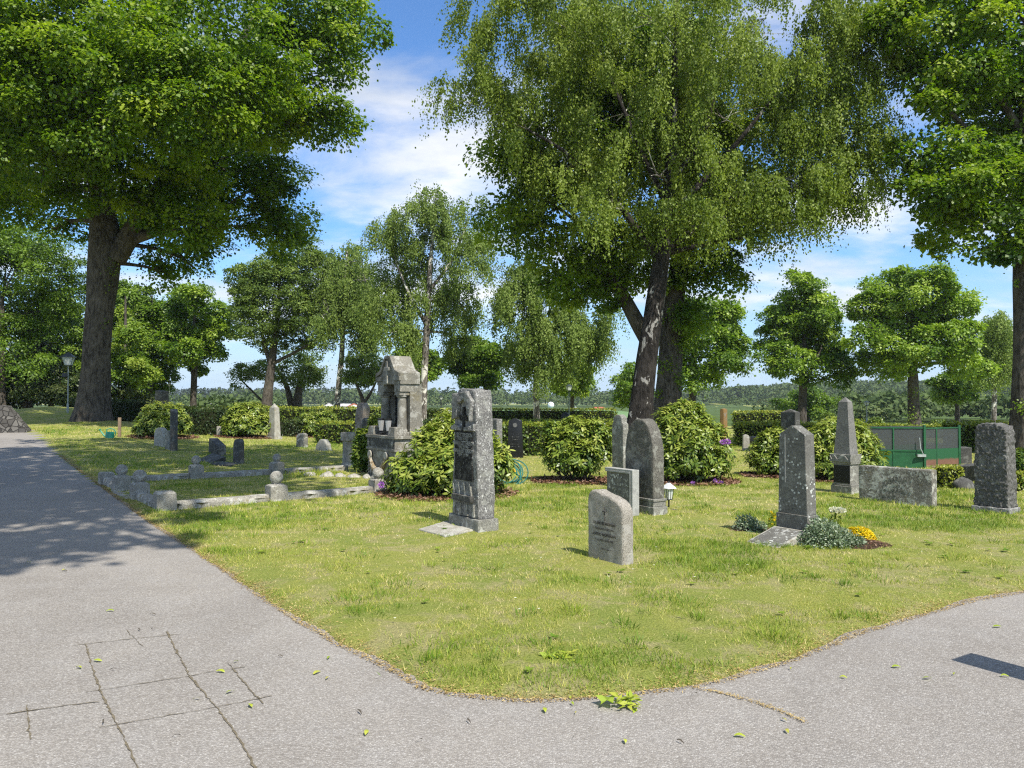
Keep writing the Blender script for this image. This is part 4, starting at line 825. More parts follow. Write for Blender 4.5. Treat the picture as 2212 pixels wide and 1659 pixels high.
hedge('far yellowish hedge line in the middle behind the street lamps', hp(820, 52), hp(1330, 50), 1.12, 1.4, 90, leaf=.13, tone=.6, seed=86)
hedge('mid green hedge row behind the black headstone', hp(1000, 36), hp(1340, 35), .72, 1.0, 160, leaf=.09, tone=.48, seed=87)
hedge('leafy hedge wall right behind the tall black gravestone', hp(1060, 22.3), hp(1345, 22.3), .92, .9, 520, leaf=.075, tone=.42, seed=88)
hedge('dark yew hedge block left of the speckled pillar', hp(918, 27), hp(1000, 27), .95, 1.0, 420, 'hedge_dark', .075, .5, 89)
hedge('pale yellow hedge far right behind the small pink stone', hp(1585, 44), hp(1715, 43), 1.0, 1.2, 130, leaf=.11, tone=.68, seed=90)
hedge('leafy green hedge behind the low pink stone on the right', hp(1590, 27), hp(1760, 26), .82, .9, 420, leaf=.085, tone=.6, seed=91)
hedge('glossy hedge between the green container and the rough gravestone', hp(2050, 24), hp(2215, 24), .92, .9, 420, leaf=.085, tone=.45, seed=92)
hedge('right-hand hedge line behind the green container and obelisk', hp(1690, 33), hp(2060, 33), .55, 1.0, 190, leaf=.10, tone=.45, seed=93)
def clipped(label, l, r, top, bot, seed):
    p = at((l + r) / 2, bot); w = (r - l) * p.y / F * .86; h = W((l + r) / 2, top, p.y).z - p.z; return hedge(label, (p.x - w / 2, p.y + w / 2, 0), (p.x + w / 2, p.y + w / 2 - .02, 0), h, w, 1500, leaf=.05, tone=.85, seed=seed, group='small clipped box bushes', name='box_bush', cat='bush', wob=.025)
clipped('cube-shaped clipped bright green box bush left of the rough dark gravestone', 2036, 2083, 1010, 1059, 95)
clipped('clipped box bush half cut off by the right picture edge', 2192, 2240, 1020, 1066, 96)
for i, (px, top, d, l) in enumerate(((1900, 900, 34, 'round-headed young shrub right of the white lamp post'), (1795, 890, 40, 'upright dark shrub behind the obelisk tip'), (2035, 905, 36, 'reddish young shrub behind the open container side'))):
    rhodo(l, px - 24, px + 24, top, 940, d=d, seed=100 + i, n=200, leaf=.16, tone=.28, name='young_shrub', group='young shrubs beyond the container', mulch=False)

def woods(name, strips, mat, seed, per=60):
    """far-off wood: many crowns along ridge strips; (x0,x1,y,count,height,rise)"""
    rng = np.random.default_rng(seed); Vs = []; Ts = []
    for x0, x1, y0, y1, cnt, h0, h1, wr in strips:
        x = rng.uniform(x0, x1, cnt); y = rng.uniform(y0, y1, cnt); h = rng.uniform(h0, h1, cnt); g = base(x, y); q = rng.normal(0, .16, cnt)
        u = unit(rng, cnt * per).reshape(cnt, per, 3); u[..., 2] = np.abs(u[..., 2]) * 1.0; rw = (h * wr)[:, None, None]
        P = np.stack([x, y, g + h * .35], 1)[:, None] + u * np.concatenate([rw * np.ones((cnt, per, 2)), (h * .65)[:, None, None] * np.ones((cnt, per, 1))], 2) * rng.uniform(.75, 1.05, (cnt, per, 1))
        if mat == 'conifer':
            t = rng.random((cnt, per)); a = rng.uniform(0, 6.28, (cnt, per)); r_ = (1 - t) * h[:, None] * wr
            P = np.stack([x[:, None] + np.cos(a) * r_, y[:, None] + np.sin(a) * r_, g[:, None] + h[:, None] * (0.12 + .88 * t)], 2)
        P = P.reshape(-1, 3); n = len(P); s = np.repeat(h, per) * (.17 if mat != 'conifer' else .12)
        Vs.append(leaves(P, rng.normal(size=(n, 3)), u.reshape(-1, 3) + rng.normal(0, .35, (n, 3)) + np.array([0, 0, .3]), s * rng.uniform(.7, 1.4, n), s * rng.uniform(.7, 1.3, n))); Ts.append(.5 + np.repeat(q, per) + rng.normal(0, .12, n))
    return tag(quads(name, np.concatenate(Vs), np.concatenate(Ts), M[mat]), kind='stuff')
woods('far_deciduous_wood', [(-170, 175, 400, 470, 420, 5, 10.5, .55), (90, 215, 270, 330, 120, 2.5, 5.5, .7), (130, 330, 330, 520, 900, 6, 9, .55), (300, 520, 330, 460, 300, 7, 11, .55), (-60, 60, 330, 380, 70, 3, 7, .6), (-90, -60, 180, 220, 26, 3.2, 5.5, .6)], 'woods', 201, 70)
woods('far_conifer_wood', [(-420, -110, 520, 640, 900, 9, 13.5, .16)], 'conifer', 202, 36)
woods('willow_scrub', [(30, 46, 86, 96, 26, 2.0, 2.9, .8), (48, 80, 92, 120, 70, 2.4, 4.2, .75), (-40, -31, 88, 100, 16, 2.0, 3.4, .7)], 'woods', 203, 160)

# ------------------------------------------------------------------ gravestones
def fr(Cx, Cy, Lx, Rx, theta=-62, t=None, w=None):
    """footprint from its nearest ground corner and the left / right outline: centre, width, thickness, yaw"""
    C = at(Cx, Cy); th = R(theta); u = Vector((math.cos(th), math.sin(th), 0)); v = Vector((-math.sin(th), math.cos(th), 0))
    if w is None: k = (Lx - CX) / F; w = (C.x - k * C.y) / (u.x - k * u.y)
    if t is None: k = (Rx - CX) / F; t = (k * C.y - C.x) / (v.x - k * v.y)
    w = abs(w); t = abs(t); c = C - u * w / 2 + v * t / 2; c.z = gz(c.x, c.y)
    return c, w, t, th, C
def hgt(px, py, C): return W(px, py, C.y).z - C.z
GR = 'gravestones on the lawn'
def stone(name, label, c, th, group=GR, cat='gravestone', rx=0.0, ry=0.0): return thing(name, label, cat, tuple(c), th, group, rx, ry)

# --- speckled tall pillar with black panel
c, w, t, th, C = fr(1033, 1157, 968, 1079, -57); g = stone('pillar_gravestone', 'tall speckled granite pillar with rough hewn top, black inscription panel and cross', c, th)
ph = hgt(1033, 1125, C); H = hgt(1040, 838, C); sw = w * .86; st = t * .80
MB().frustum(0, 0, -.12, ph, w, t, w * .97, t * .95).build('plinth', M['g_grey'], g, bevel=.008, edge=.06, amp=.006, fs=9, smooth=True)
mb = MB(); tw = sw * .80
prof = [(-sw / 2, ph), (sw / 2, ph), (sw * .47, ph + (H - ph) * .45), (tw * .5, H * .93), (tw * .44, H * .985), (tw * .1, H * 1.0), (-tw * .30, H * .995), (-tw * .44, H * .955), (-tw * .50, H * .87), (-sw * .45, ph + (H - ph) * .5)]
mb.prism(prof, -st / 2, st / 2); mb.build('shaft', M['g_speck'], g, bevel=.012, edge=.045, amp=.013, fs=5, smooth=True, sharp=60)
pw = sw * .68; pz0 = ph + .45; pz1 = H * .70; yf = -st / 2
pb = MB().frustum(-.01, yf - .004, pz0, pz1, pw, .03, pw * .93, .03); pb.build('inscription_panel', M['g_panel'], g, bevel=.004)
MB().frustum(-.01, yf - .0, pz1, pz1 + .30, .055, .034).frustum(-.01, yf, pz1 + .13, pz1 + .20, .19, .036).build('cross', M['g_panel'], g, bevel=.004)
mb = MB()      # hewn ledges framing the panel and cross
mb.prism([(-sw * .46, pz1 + .005), (-.06, pz1 + .005), (-.06, pz1 + .05), (-sw * .30, pz1 + .09), (-sw * .44, pz1 + .05)], yf - .045, yf + .02)
mb.prism([(.04, pz1 + .005), (sw * .42, pz1 + .005), (sw * .42, pz1 + .10), (sw * .25, pz1 + .06), (.04, pz1 + .05)], yf - .045, yf + .02)
mb.prism([(-sw * .40, pz1 + .14), (-.13, pz1 + .16), (-.10, pz1 + .34), (.05, pz1 + .40), (.14, pz1 + .22), (.30 * sw, pz1 + .12), (.36 * sw, pz1 + .38), (.10, pz1 + .50), (-sw * .38, pz1 + .46)], yf - .05, yf + .02)
mb.build('hewn_relief', M['g_speck'], g, bevel=.012, edge=.04, amp=.014, fs=11, smooth=True, seed=3)
MB().frustum(-.02, yf - .016, ph + .19, ph + .27, sw * .74, .07).build('carved_band', M['g_dark'], g, bevel=.008, edge=.05, amp=.005, fs=20, smooth=True)
for i in range(4): MB().prism([(-.26 + i * .14, ph + .27), (-.225 + i * .14, ph + .27), (-.265 + i * .14, ph + .42), (-.285 + i * .14, ph + .42)], yf - .022, yf + .01).build('carved_ray', M['g_grey'], g, bevel=.003)
for i in range(4): MB().prism([(-.27 + i * .16, ph + .02), (-.22 + i * .16, ph + .02), (-.23 + i * .16, ph + .17), (-.255 + i * .16, ph + .15)], yf - .022, yf + .01).build('carved_ray', M['g_grey'], g, bevel=.003)
for i, (s, z) in enumerate((('E.J.ZETTERSSON', .88), ('*1855 †1927', .81), ('MARIA A.ZETTERSSON', .715), ('*1862 †1946', .65), ('ANNA B.ZETTERSSON', .56), ('*1894  †1981', .49))):
    text_part(s, .072 if len(s) > 12 else .058, M['letter'], g, (-.01, yf - .0195, pz0 + (pz1 - pz0) * z), align='CENTER', xs=.72 if len(s) > 14 else .9)
# flat slab at its foot
cor = [at(904, 1152), at(961, 1167), at(1024, 1153), at(966, 1133)]; cc = sum(cor, Vector()) / 4; cc.z = gz(cc.x, cc.y)
s = MB(); s.add([(*(p - cc).xy, -.06) for p in cor] + [(*(p - cc).xy, .055) for p in cor], [(3, 2, 1, 0), (4, 5, 6, 7), (0, 1, 5, 4), (1, 2, 6, 5), (2, 3, 7, 6), (3, 0, 4, 7)])
o = s.build('grave_slab', M['g_light'], None, bevel=.01, edge=.06, amp=.004, fs=12, smooth=True, loc=cc); tag(o, 'pale lichened flat slab lying in the grass before the speckled pillar', 'slab')

# --- rounded pale stone in front
c, w, t, th, C = fr(1346, 1230, 1268, 1367, -55, t=.15); g = stone('rounded_gravestone', 'pale granite gravestone with a slanting rounded top and engraved thin cross, nearest the path corner', c, th)
hl, hr = .72, .615
ol = [(-w / 2, -.12), (w / 2, -.12), (w * .5, hr - .11), (w * .475, hr - .05), (w * .42, hr - .008), (w * .32, hr + .025), (w * .12, hr + .06), (-w * .08, hl - .028), (-w * .24, hl - .002), (-w * .35, hl), (-w * .44, hl - .025), (-w * .49, hl - .07), (-w * .5, hl - .13)]
body = MB().prism(ol, -t / 2, t / 2).build('stone_body', M['g_round'], g, bevel=.055, segs=5, edge=.05, amp=.004, fs=14, smooth=True, sharp=85)
yf = -t / 2 - .0045
MB().frustum(0, yf, .43, .56, .007, .006).frustum(0, yf, .515, .522, .055, .006).build('engraved_cross', M['engrave'], g)
for s_, z, sz in (('STURE BJÖRKMAN', .385, .042), ('* 24.11.1916 + 24.2.1994', .335, .029), ('ASTRID BJÖRKMAN', .275, .042), ('* 2.1.1918 + 21.10.1978', .225, .029)):
    text_part(s_, sz, M['engrave'], g, (-.005, yf, z), align='CENTER', xs=.92)
mb = MB(); glyphs(mb, -.08, .10, .15, .02, yf, np.random.default_rng(4), 8); mb.build('engraved_marks', M['engrave'], g)

# --- framed rectangular stone
c, w, t, th, C = fr(1366.5, 1120.5, 1306, 1380, -58); H = hgt(1365, 1016, C)
g = stone('framed_gravestone', 'dark rectangular gravestone with a pale raised edge and rows of carved letters', c, th)
MB().frustum(0, .012, -.1, H - .012, w - .03, t - .02).build('stone_body', M['g_pointed'], g, bevel=.006)
MB().frustum(0, .0, H - .03, H, w, t).frustum(w / 2 - .02, 0, -.1, H - .03, .04, t).frustum(w / 2 - .055, -t / 2 + .01, -.1, H - .03, .02, .03).frustum(-.02, -t / 2 + .012, H - .055, H - .03, w - .06, .03).build('pale_border', M['g_frame'], g, bevel=.004)
mb = MB(); rg = np.random.default_rng(9)
for i, z in enumerate((.52, .44, .37, .29, .22)): glyphs(mb, -.22, .26, z, .05, -t / 2 + .020, rg, 9, .9)
mb.frustum(-.245, -t / 2 + .020, .16, .46, .005, .004); mb.build('carved_letters', M['letter_pale'], g)

# --- gothic arched stone
c, w, t, th, C = fr(1412, 1119.5, 1343, 1441, -57); H = 1.36
g = stone('arched_gravestone', 'tall dark pointed-arch gravestone on a moulded plinth', c, th)
MB().frustum(0, 0, -.1, .145, w, t).build('plinth', M['g_grey'], g, bevel=.006)
MB().frustum(0, 0, .145, .215, w * .95, t * .90).frustum(0, 0, .215, .255, w * .985, t * .96).build('moulding', M['g_grey'], g, bevel=.010, segs=3)
sw = w * .90; st = t * .78; a = []
for q in np.linspace(0, 1, 11): a.append((sw / 2 * math.cos(q * math.pi / 2) ** .85, .80 + (H - .80) * math.sin(q * math.pi / 2) ** 1.0))
ol = [(-sw / 2, .255), (sw / 2, .255)] + a[:-1] + [(0, H)] + [(-x, z) for x, z in a[::-1][1:]]
MB().prism(ol, -st / 2, st / 2).build('shaft', granite('granite_arched', (0.085, 0.083, 0.075), (0.16, 0.155, 0.14), 0.42, (0.34, 0.34, 0.29), speck=.6, bump=.9), g, bevel=.012, edge=.07, amp=.004, fs=16, smooth=True, sharp=50)

# --- white-roofed grave lantern and small dark plate beside it
lp = at(1442, 1101); lan = thing('grave_lantern', 'small lantern with a white tin roof standing beside the arched gravestone', 'lantern', tuple(lp + Vector((.03, .05, 0))), .5)
sc_ = lp.y / F; z0 = 20 * sc_; z1 = 46 * sc_
MB().tube([(0, 0, -.05), (0, 0, z0)], [.012, .012], 8).build('stake', M['black_metal'], lan)
MB().frustum(0, 0, z1 - .006, z1 + .075, .165, .165, .03, .03).build('lantern_roof', M['white_metal'], lan, bevel=.002)
MB().lathe([(.004, 0), (.016, .004), (.016, .016), (.004, .03)], (0, 0, z1 + .07), 10).build('finial', M['black_metal'], lan)
MB().frustum(0, 0, z0, z0 + .012, .075, .075).frustum(0, 0, z1 - .014, z1 - .006, .115, .115).build('lantern_tray', M['black_metal'], lan)
mb = MB()
for sx, sy in ((-1, -1), (1, -1), (1, 1), (-1, 1), (0, -1), (1, 0), (0, 1), (-1, 0)): mb.tube([(sx * .034, sy * .034, z0 + .01), (sx * .052, sy * .052, z1 - .01)], [.0035, .0035], 5)
mb.build('lantern_cage', M['black_metal'], lan)
MB().frustum(0, 0, z0 + .014, z1 - .016, .062, .062, .098, .098).build('lantern_glass', M['glass'], lan)
MB().lathe([(.022, 0), (.022, .07), (.005, .075)], (0, 0, z0 + .014), 12).build('candle', M['wax'], lan)
p = at(1456, 1106); o = MB().frustum(0, 0, -.04, .03, .22, .16).build('flat_plate', M['g_dark'], None, bevel=.005, loc=p); o.rotation_euler = (0, 0, R(-60)); tag(o, 'small dark flat plate in the grass right of the arched gravestone foot', 'slab')

# --- pointed dark stone with slanted slab and planting
c, w, t, th, C = fr(1745, 1180, 1673.5, 1767, -57); ph = hgt(1745, 1115.6, C); g = stone('pointed_gravestone', 'dark grey gravestone with a peaked top, dotted with white lichen, a sloping slab in front', c, th)
t = max(t, .19)
MB().frustum(0, 0, -.1, ph, w, t, w * .985, t * .97).build('plinth', M['g_pointed'], g, bevel=.006)
s0 = w * .46; s1 = w * .405; H = 1.33
MB().prism([(-s0, ph), (s0, ph), (s1, H - .10), (s1 * .06, H), (-s1 * .06, H), (-s1, H - .10)], -t * .40, t * .40).build('shaft', M['g_pointed'], g, bevel=.008)
sw_ = MB(); sw_.frustum(-w * .22, -t * .40 - .001, ph + .35, ph + .90, .012, .004); sw_.build('lichen_streak', M['letter'], g)
th2 = th; u = Vector((math.cos(th), math.sin(th), 0)); v = Vector((-math.sin(th), math.cos(th), 0))
sc0 = c - v * (t / 2 + .02); sl = thing('sloping_slab', 'low sloping grey slab with pale cross and star marks before the peaked gravestone', 'slab', (sc0.x, sc0.y, sc0.z), th)
lw, dl = w * 1.02, .50
A_ = [(-lw / 2, -dl, .035), (lw / 2, -dl, .035), (lw / 2, 0, .17), (-lw / 2, 0, .17)]
MB().add([(x, y, -.08) for x, y, z in A_] + A_, [(3, 2, 1, 0), (4, 5, 6, 7), (0, 1, 5, 4), (1, 2, 6, 5), (2, 3, 7, 6), (3, 0, 4, 7)]).build('slab_body', M['g_light'], sl, bevel=.005)
def on_slab(mb, x, y, wx, wy, rot=0.0, th_=.003, m=lw):
    cs, sn = math.cos(rot), math.sin(rot); q = []
    for a, b in ((-wx / 2, -wy / 2), (wx / 2, -wy / 2), (wx / 2, wy / 2), (-wx / 2, wy / 2)):
        X = x + a * cs - b * sn; Y = y + a * sn + b * cs; q.append((X, Y, .17 + Y * (.135 / dl)))
    mb.add([(a, b, z + .001) for a, b, z in q] + [(a, b, z + th_) for a, b, z in q], [(3, 2, 1, 0), (4, 5, 6, 7), (0, 1, 5, 4), (1, 2, 6, 5), (2, 3, 7, 6), (3, 0, 4, 7)])
mb = MB(); on_slab(mb, 0, -dl / 2, lw - .05, dl - .05); mb.build('polished_field', M['g_pointed'], sl)
mb = MB(); on_slab(mb, 0, -.10, .025, .13, 0, .006); on_slab(mb, 0, -.085, .095, .028, 0, .0065)
for x, y in ((-.17, -.07), (-.10, -.10), (.12, -.07), (.19, -.10), (.17, -.16), (-.19, -.42), (-.10, -.44), (.02, -.43), (.10, -.45), (.18, -.41), (-.05, -.17)):
    for k in range(3): on_slab(mb, x, y, .055, .007, k * math.pi / 3 + .3, .0055 + .0004 * k)
mb.build('relief_marks', M['g_frame'], sl)
def clump(name, label, cat, px, py, r, h, n, mat, leaf, seed, group=None, flower=None, ry=None):
    rng = np.random.default_rng(seed); p = at(px, py); ry = ry or r; p = p + Vector((0, ry * .8, 0)); root = thing(name, label, cat, tuple(p), 0, group)
    u = unit(rng, n); u[:, 2] = np.abs(u[:, 2]); P = u * np.array([r, ry, h]) * (rng.random((n, 1)) ** .35); lump = .75 + .5 * vnoise(P[:, 0], P[:, 1], 9, seed); P[:, 2] *= lump
    V = leaves(P, u + rng.normal(0, .7, (n, 3)), u + rng.normal(0, .6, (n, 3)) + np.array([0, 0, .5]), leaf * rng.uniform(.6, 1.3, n), leaf * .62 * rng.uniform(.7, 1.2, n)); quads('foliage', V, .55 + rng.normal(0, .25, n), M[mat], root)
    if flower:
        fm, m, s = flower; u = unit(rng, m); u[:, 2] = np.abs(u[:, 2]) * .9 + .15; P = u * np.array([r, ry, h]) * rng.uniform(.92, 1.06, (m, 1)); P = np.repeat(P, 5, 0); k = len(P)
        A = rng.normal(size=(k, 3)) + np.array([0, -.2, .4]); quads('blossoms', leaves(P, A, rng.normal(0, .5, (k, 3)) + np.repeat(u, 5, 0), np.full(k, s), np.full(k, s * .8)), rng.random(k), M[fm], root)
    return root
PL = 'plants around the peaked gravestone'
clump('ground_cover_plant', 'variegated low plant left of the peaked gravestone on dark soil', 'plant', 1630, 1156, .22, .20, 1700, 'ground_cover', .03, 301, PL)
clump('ground_cover_plant', 'larger variegated trailing plant right of the peaked gravestone beside the yellow flowers', 'plant', 1800, 1192, .32, .31, 3800, 'ground_cover', .032, 302, PL, ry=.24)
clump('ground_cover_plant', 'low trailing end of the variegated planting in front of the yellow flowers', 'plant', 1848, 1190, .17, .15, 1300, 'ground_cover', .03, 306, PL, ry=.14)
clump('white_flower', 'white flowering plant topping the variegated plant behind the peaked gravestone', 'flowers', 1811, 1170, .085, .30, 260, 'hedge', .04, 303, PL, None)
rngp = np.random.default_rng(305); wf = bpy.data.objects[[o.name for o in bpy.data.objects if o.name.startswith('white_flower')][-1]]
for i in range(5):
    q = np.array([rngp.uniform(-.085, .085), rngp.uniform(-.05, .02), .33 + rngp.uniform(-.02, .02)]); dd = unit(rngp, 40); dd[:, 2] = np.abs(dd[:, 2])
    quads('blossom', leaves(q + dd * .012, dd, rngp.normal(size=(40, 3)), np.full(40, .05), np.full(40, .035)), rngp.random(40), M['petal_white'], wf)
clump('yellow_flower', 'mound of bright yellow flowers at the edge of the bare soil', 'flowers', 1868, 1176, .17, .155, 420, 'hedge', .03, 304, PL, ('petal_yellow', 620, .02))
clump('yellow_flower', 'few yellow blooms peeping out left behind the peaked gravestone', 'flowers', 1672, 1146, .05, .22, 160, 'hedge', .03, 307, PL, ('petal_yellow', 30, .018))
def soil(px, py, rx, ry, n, seed):
    rng = np.random.default_rng(seed); p = at(px, py); mb = MB(); rings = [(1.0, -.02), (.85, .035), (.5, .06), (0.001, .07)]; vs = []; m = 26
    ph_ = rng.uniform(0, 6, 3)
    for r_, z in rings:
        for i in range(m):
            a = 2 * math.pi * i / m; k = 1 + .12 * math.sin(3 * a + ph_[0]) + .07 * math.sin(5 * a + ph_[1]); vs.append((rx * r_ * k * math.cos(a), ry * r_ * k * math.sin(a), z))
    fs = [(j * m + i, j * m + (i + 1) % m, (j + 1) * m + (i + 1) % m, (j + 1) * m + i) for j in range(3) for i in range(m)]
    o = mb.add(vs, fs).build('soil_bed', M['soil'], None, edge=.06, amp=.012, fs=14, loc=p); tag(o, kind='structure')
    a = rng.uniform(0, 6.28, n); q = np.sqrt(rng.random(n)) * .95; P = np.stack([rx * q * np.cos(a), ry * q * np.sin(a), .075 - .05 * q ** 2 + rng.uniform(0, .01, n)], 1)
    tag(quads('bark_chips', leaves(P, np.concatenate([rng.normal(size=(n, 2)), rng.normal(0, .2, (n, 1))], 1), np.array([[0, 0, 1.0]]) + rng.normal(0, .3, (n, 3)), rng.uniform(.02, .05, n), rng.uniform(.008, .02, n)), rng.random(n), M['mulch'], None, p), kind='stuff')
soil(1850, 1182, .40, .30, 420, 311); soil(1625, 1150, .30, .22, 200, 312)

# --- obelisk on stepped base
c, w, t, th, C = fr(1837.5, 1072.6, 1790, 1862, -58); t = w * .72; g = stone('obelisk_gravestone', 'grey obelisk on a base with zigzag gabled cap and black panel', c, th)
MB().frustum(0, 0, -.1, .0, w * 1.25, t * 1.3).build('foot_plate', M['g_light'], g, bevel=.01)
z1, z2, z3, z4, z5 = .19, .53, .70, 1.60, 1.68
MB().frustum(0, 0, 0, z1 - .03, w, t).frustum(0, 0, z1 - .03, z1, w * .93, t * .93).build('plinth', M['g_grey'], g, bevel=.008)
MB().frustum(0, 0, z1, z2, w * .80, t * .84).build('die', M['g_grey'], g, bevel=.004)
MB().frustum(0, -t * .42, z1 + .02, z2 - .02, w * .78, .014).build('inscription_panel', M['g_black'], g, bevel=.002)
mb = MB(); cw = w * 1.0; ct = t * 1.05; mb.frustum(0, 0, z2, z3, cw * .90, ct * .9, cw, ct)
zz = [(-cw / 2, z2 + .04), (cw / 2, z2 + .04), (cw / 2, z3 - .02), (cw * .38, z3 - .09), (cw * .22, z3 - .02), (0, z3 - .02), (-cw * .12, z3 - .09), (-cw * .28, z3 - .02), (-cw * .4, z3 - .09), (-cw / 2, z3 - .02)]
mb.prism(zz, -ct / 2 - .018, -ct / 2 + .02); mb.build('gabled_cap', M['g_grey'], g, bevel=.006)
MB().frustum(0, 0, z3, z4, w * .78, t * .80, w * .44, t * .46).frustum(0, 0, z4, z5, w * .44, t * .46, .015, .015).build('obelisk_shaft', M['g_obelisk'], g, bevel=.005)

# --- wide low stone
c, w, t, th, C = fr(2014, 1101, 1853, 2021.5, -52); H = hgt(2014, 1016, C); t = max(t, .11); g = stone('wide_gravestone', 'wide low rectangular gravestone covered in mottled lichen, right of the obelisk', c, th)
MB().frustum(0, 0, -.1, H, w, t).build('stone_body', M['g_wide'], g, bevel=.01, edge=.07, amp=.003, fs=10, smooth=True)
mb = MB(); rg = np.random.default_rng(19)
for z, a, b, n in ((.42, -.12, .35, 9), (.34, -.15, .22, 8), (.255, -.18, .28, 10), (.17, -.2, .1, 7)): glyphs(mb, a, b, z, .05, -t / 2 - .004, rg, n, .95)
mb.build('carved_letters', M['letter_pale'], g)

# --- rough hewn stone right
c, w, t, th, C = fr(2180.7, 1117, 2093.6, 2201, -55); g = stone('rough_gravestone', 'tall dark rough-hewn gravestone with rounded shoulders near the right edge', c, th); H = hgt(2178, 916, C); ph = .11; t = max(t, .22)
MB().frustum(0, 0, -.12, ph, w, t).build('plinth', M['g_speck'], g, bevel=.01, edge=.05, amp=.009, fs=14, smooth=True)
s0 = w * .45; s1 = w * .41
MB().prism([(-s0, ph), (s0, ph), (s1, H - .10), (s1 * .8, H - .03), (s1 * .3, H), (-s1 * .4, H), (-s1 * .85, H - .03), (-s1, H - .12)], -t * .40, t * .40).build('shaft', granite('granite_rough', (0.085, 0.085, 0.085), (0.15, 0.15, 0.148), 0.2, speck=.6, bump=1.0), g, bevel=.015, edge=.024, amp=.021, fs=27, smooth=True, sharp=85, oct_=3)

# --- simpler stones
def simple(name, label, Cx, Cy, Lx, Rx, top, mat, theta=-62, shape='flat', t=None, w=None, plinth=0.0, amp=.004, d=None, taper=.9, ry=0.0, group=GR, fs=8):
    if d is not None: Cy = 868 + CAMH * F / d
    c, w, t, th, C = fr(Cx, Cy, Lx, Rx, theta, t, w); H = max(.12, hgt(Cx, top, C)); g = stone(name, label, c, th, group, ry=ry); z0 = -.12
    if plinth:
        MB().frustum(0, 0, -.12, plinth, w, t).build('plinth', mat, g, bevel=.008); w *= .84; t *= .8; z0 = plinth
    a, b = w / 2, w / 2 * taper; s = t / 2
    if shape == 'obelisk': mb = MB().frustum(0, 0, z0, H - w * .35, w, t, w * taper, t * taper).frustum(0, 0, H - w * .35, H, w * taper, t * taper, .02, .02)
    elif shape == 'pyramid': mb = MB().frustum(0, 0, z0, H, w, t, w * taper, t * taper).frustum(0, 0, H, H + w * .18, w * taper, t * taper, .03, .03)
    else:
        top_ = {'flat': [(b, H), (-b, H)], 'peak': [(b, H - .07), (b * .15, H), (-b * .15, H), (-b, H - .07)], 'round': [(b * math.cos(q), H - b * .8 + b * .8 * math.sin(q)) for q in np.linspace(0.0, math.pi, 11)],
                'shoulder': [(b, H - .16), (b * .8, H - .15), (b * .78, H - .05), (b * .3, H), (-b * .3, H), (-b * .78, H - .05), (-b * .8, H - .15), (-b, H - .16)], 'slant': [(b, H - .05), (-b, H)], 'gable': [(b, H * .55), (b * .45, H * .97), (-b * .3, H), (-b, H * .5)],
                'rock': [(b, H * .9), (b * .5, H), (-b * .4, H * .97), (-b, H * .82)]}[shape]
        mb = MB().prism([(-a, z0), (a, z0)] + top_, -s, s)
    mb.build('shaft', mat, g, bevel=min(.012, t * .2), edge=max(.05, H / 14) if amp else 0, amp=amp, fs=fs, smooth=True, sharp=45)
    return g
simple('grey_gravestone', 'smooth light grey gravestone with stepped shoulders, half hidden behind the arched one', 1347, 0, 1321, 1358, 896, M['g_grey'], d=13.6, shape='shoulder', taper=.95)
g = simple('black_gravestone', 'tall black gravestone with a peaked top standing before the leafy hedge wall', 1130, 992, 1095, 1133, 904, M['g_black'], theta=-8, shape='peak', t=.16, taper=.80, amp=0)
mb = MB(); rg = np.random.default_rng(29)
for z, n in ((.70, 5), (.62, 7), (.55, 6), (.42, 7), (.35, 6)): glyphs(mb, -.13, .13, z, .03, -.084, rg, n)
mb.build('faint_lettering', M['letter_dim'], g)
MB().lathe([(.02, -.004), (.06, -.002), (.06, .002), (.02, .004)], (0, 0, 0), 16).build('flower_emblem', M['letter_dim'], g).matrix_local = Matrix.Translation((0, -.083, .95)) @ Matrix.Rotation(R(90), 4, 'X')
simple('lichened_gravestone', 'narrow lichen-spotted granite gravestone directly behind the speckled pillar', 1074, 1012, 1058, 1086, 905, M['g_speck'], theta=-55, shape='flat', taper=.9)
simple('black_headstone', 'small black headstone with rounded top beside the black street lamp', 1230, 0, 1211.7, 1232, 891, M['g_black'], d=28, theta=-8, shape='round', t=.15, amp=0)
simple('pyramid_gravestone', 'dark rough gravestone with pale pyramid top behind the peaked one', 1719, 0, 1685, 1728.6, 891, M['g_dark'], d=17, shape='pyramid', taper=.98, amp=.006)
simple('orange_gravestone', 'orange lichened pillar with a grey pointed cap behind the tallest rhododendron', 1564, 0, 1554, 1572, 884, M['g_orange'], d=22, shape='pyramid', taper=.9, theta=-45)
simple('boulder_gravestone', 'pale pinkish boulder gravestone beside a low black stone on the right', 1620, 0, 1604, 1625, 939, M['g_light'], d=24, theta=-10, shape='round', t=.25)
simple('low_black_gravestone', 'low wide black gravestone right of the pink boulder', 1641, 0, 1622, 1643, 943, M['g_black'], d=23.6, theta=-8, shape='flat', t=.15, taper=1, amp=0)
simple('white_gravestone', 'small white square gravestone behind the upright rhododendron', 1306, 0, 1291, 1309, 914, M['g_frame'], d=20, theta=-20, shape='flat', t=.12, taper=1)
simple('dark_stele', 'tall dark tapering stele in the shade before the leftmost rhododendron', 368, 977, 361, 385, 884, M['g_dark'], theta=-62, shape='peak', w=.30, taper=.86)
simple('round_topped_gravestone', 'pale round-topped gravestone left of the tall dark stele', 352, 968, 333, 357, 925, M['g_light'], theta=-40, shape='round', t=.18)
simple('narrow_pale_gravestone', 'narrow pale gravestone wedged between the round-topped one and the dark stele', 366, 0, 357, 371, 931, M['g_grey'], d=24.6, theta=-40, shape='flat', t=.12)
simple('tilted_gravestone', 'leaning dark gravestone with a slanted top edge in the shaded lawn', 469, 988, 451, 480, 955, M['g_dark'], theta=-58, shape='slant', t=.24, ry=.10)
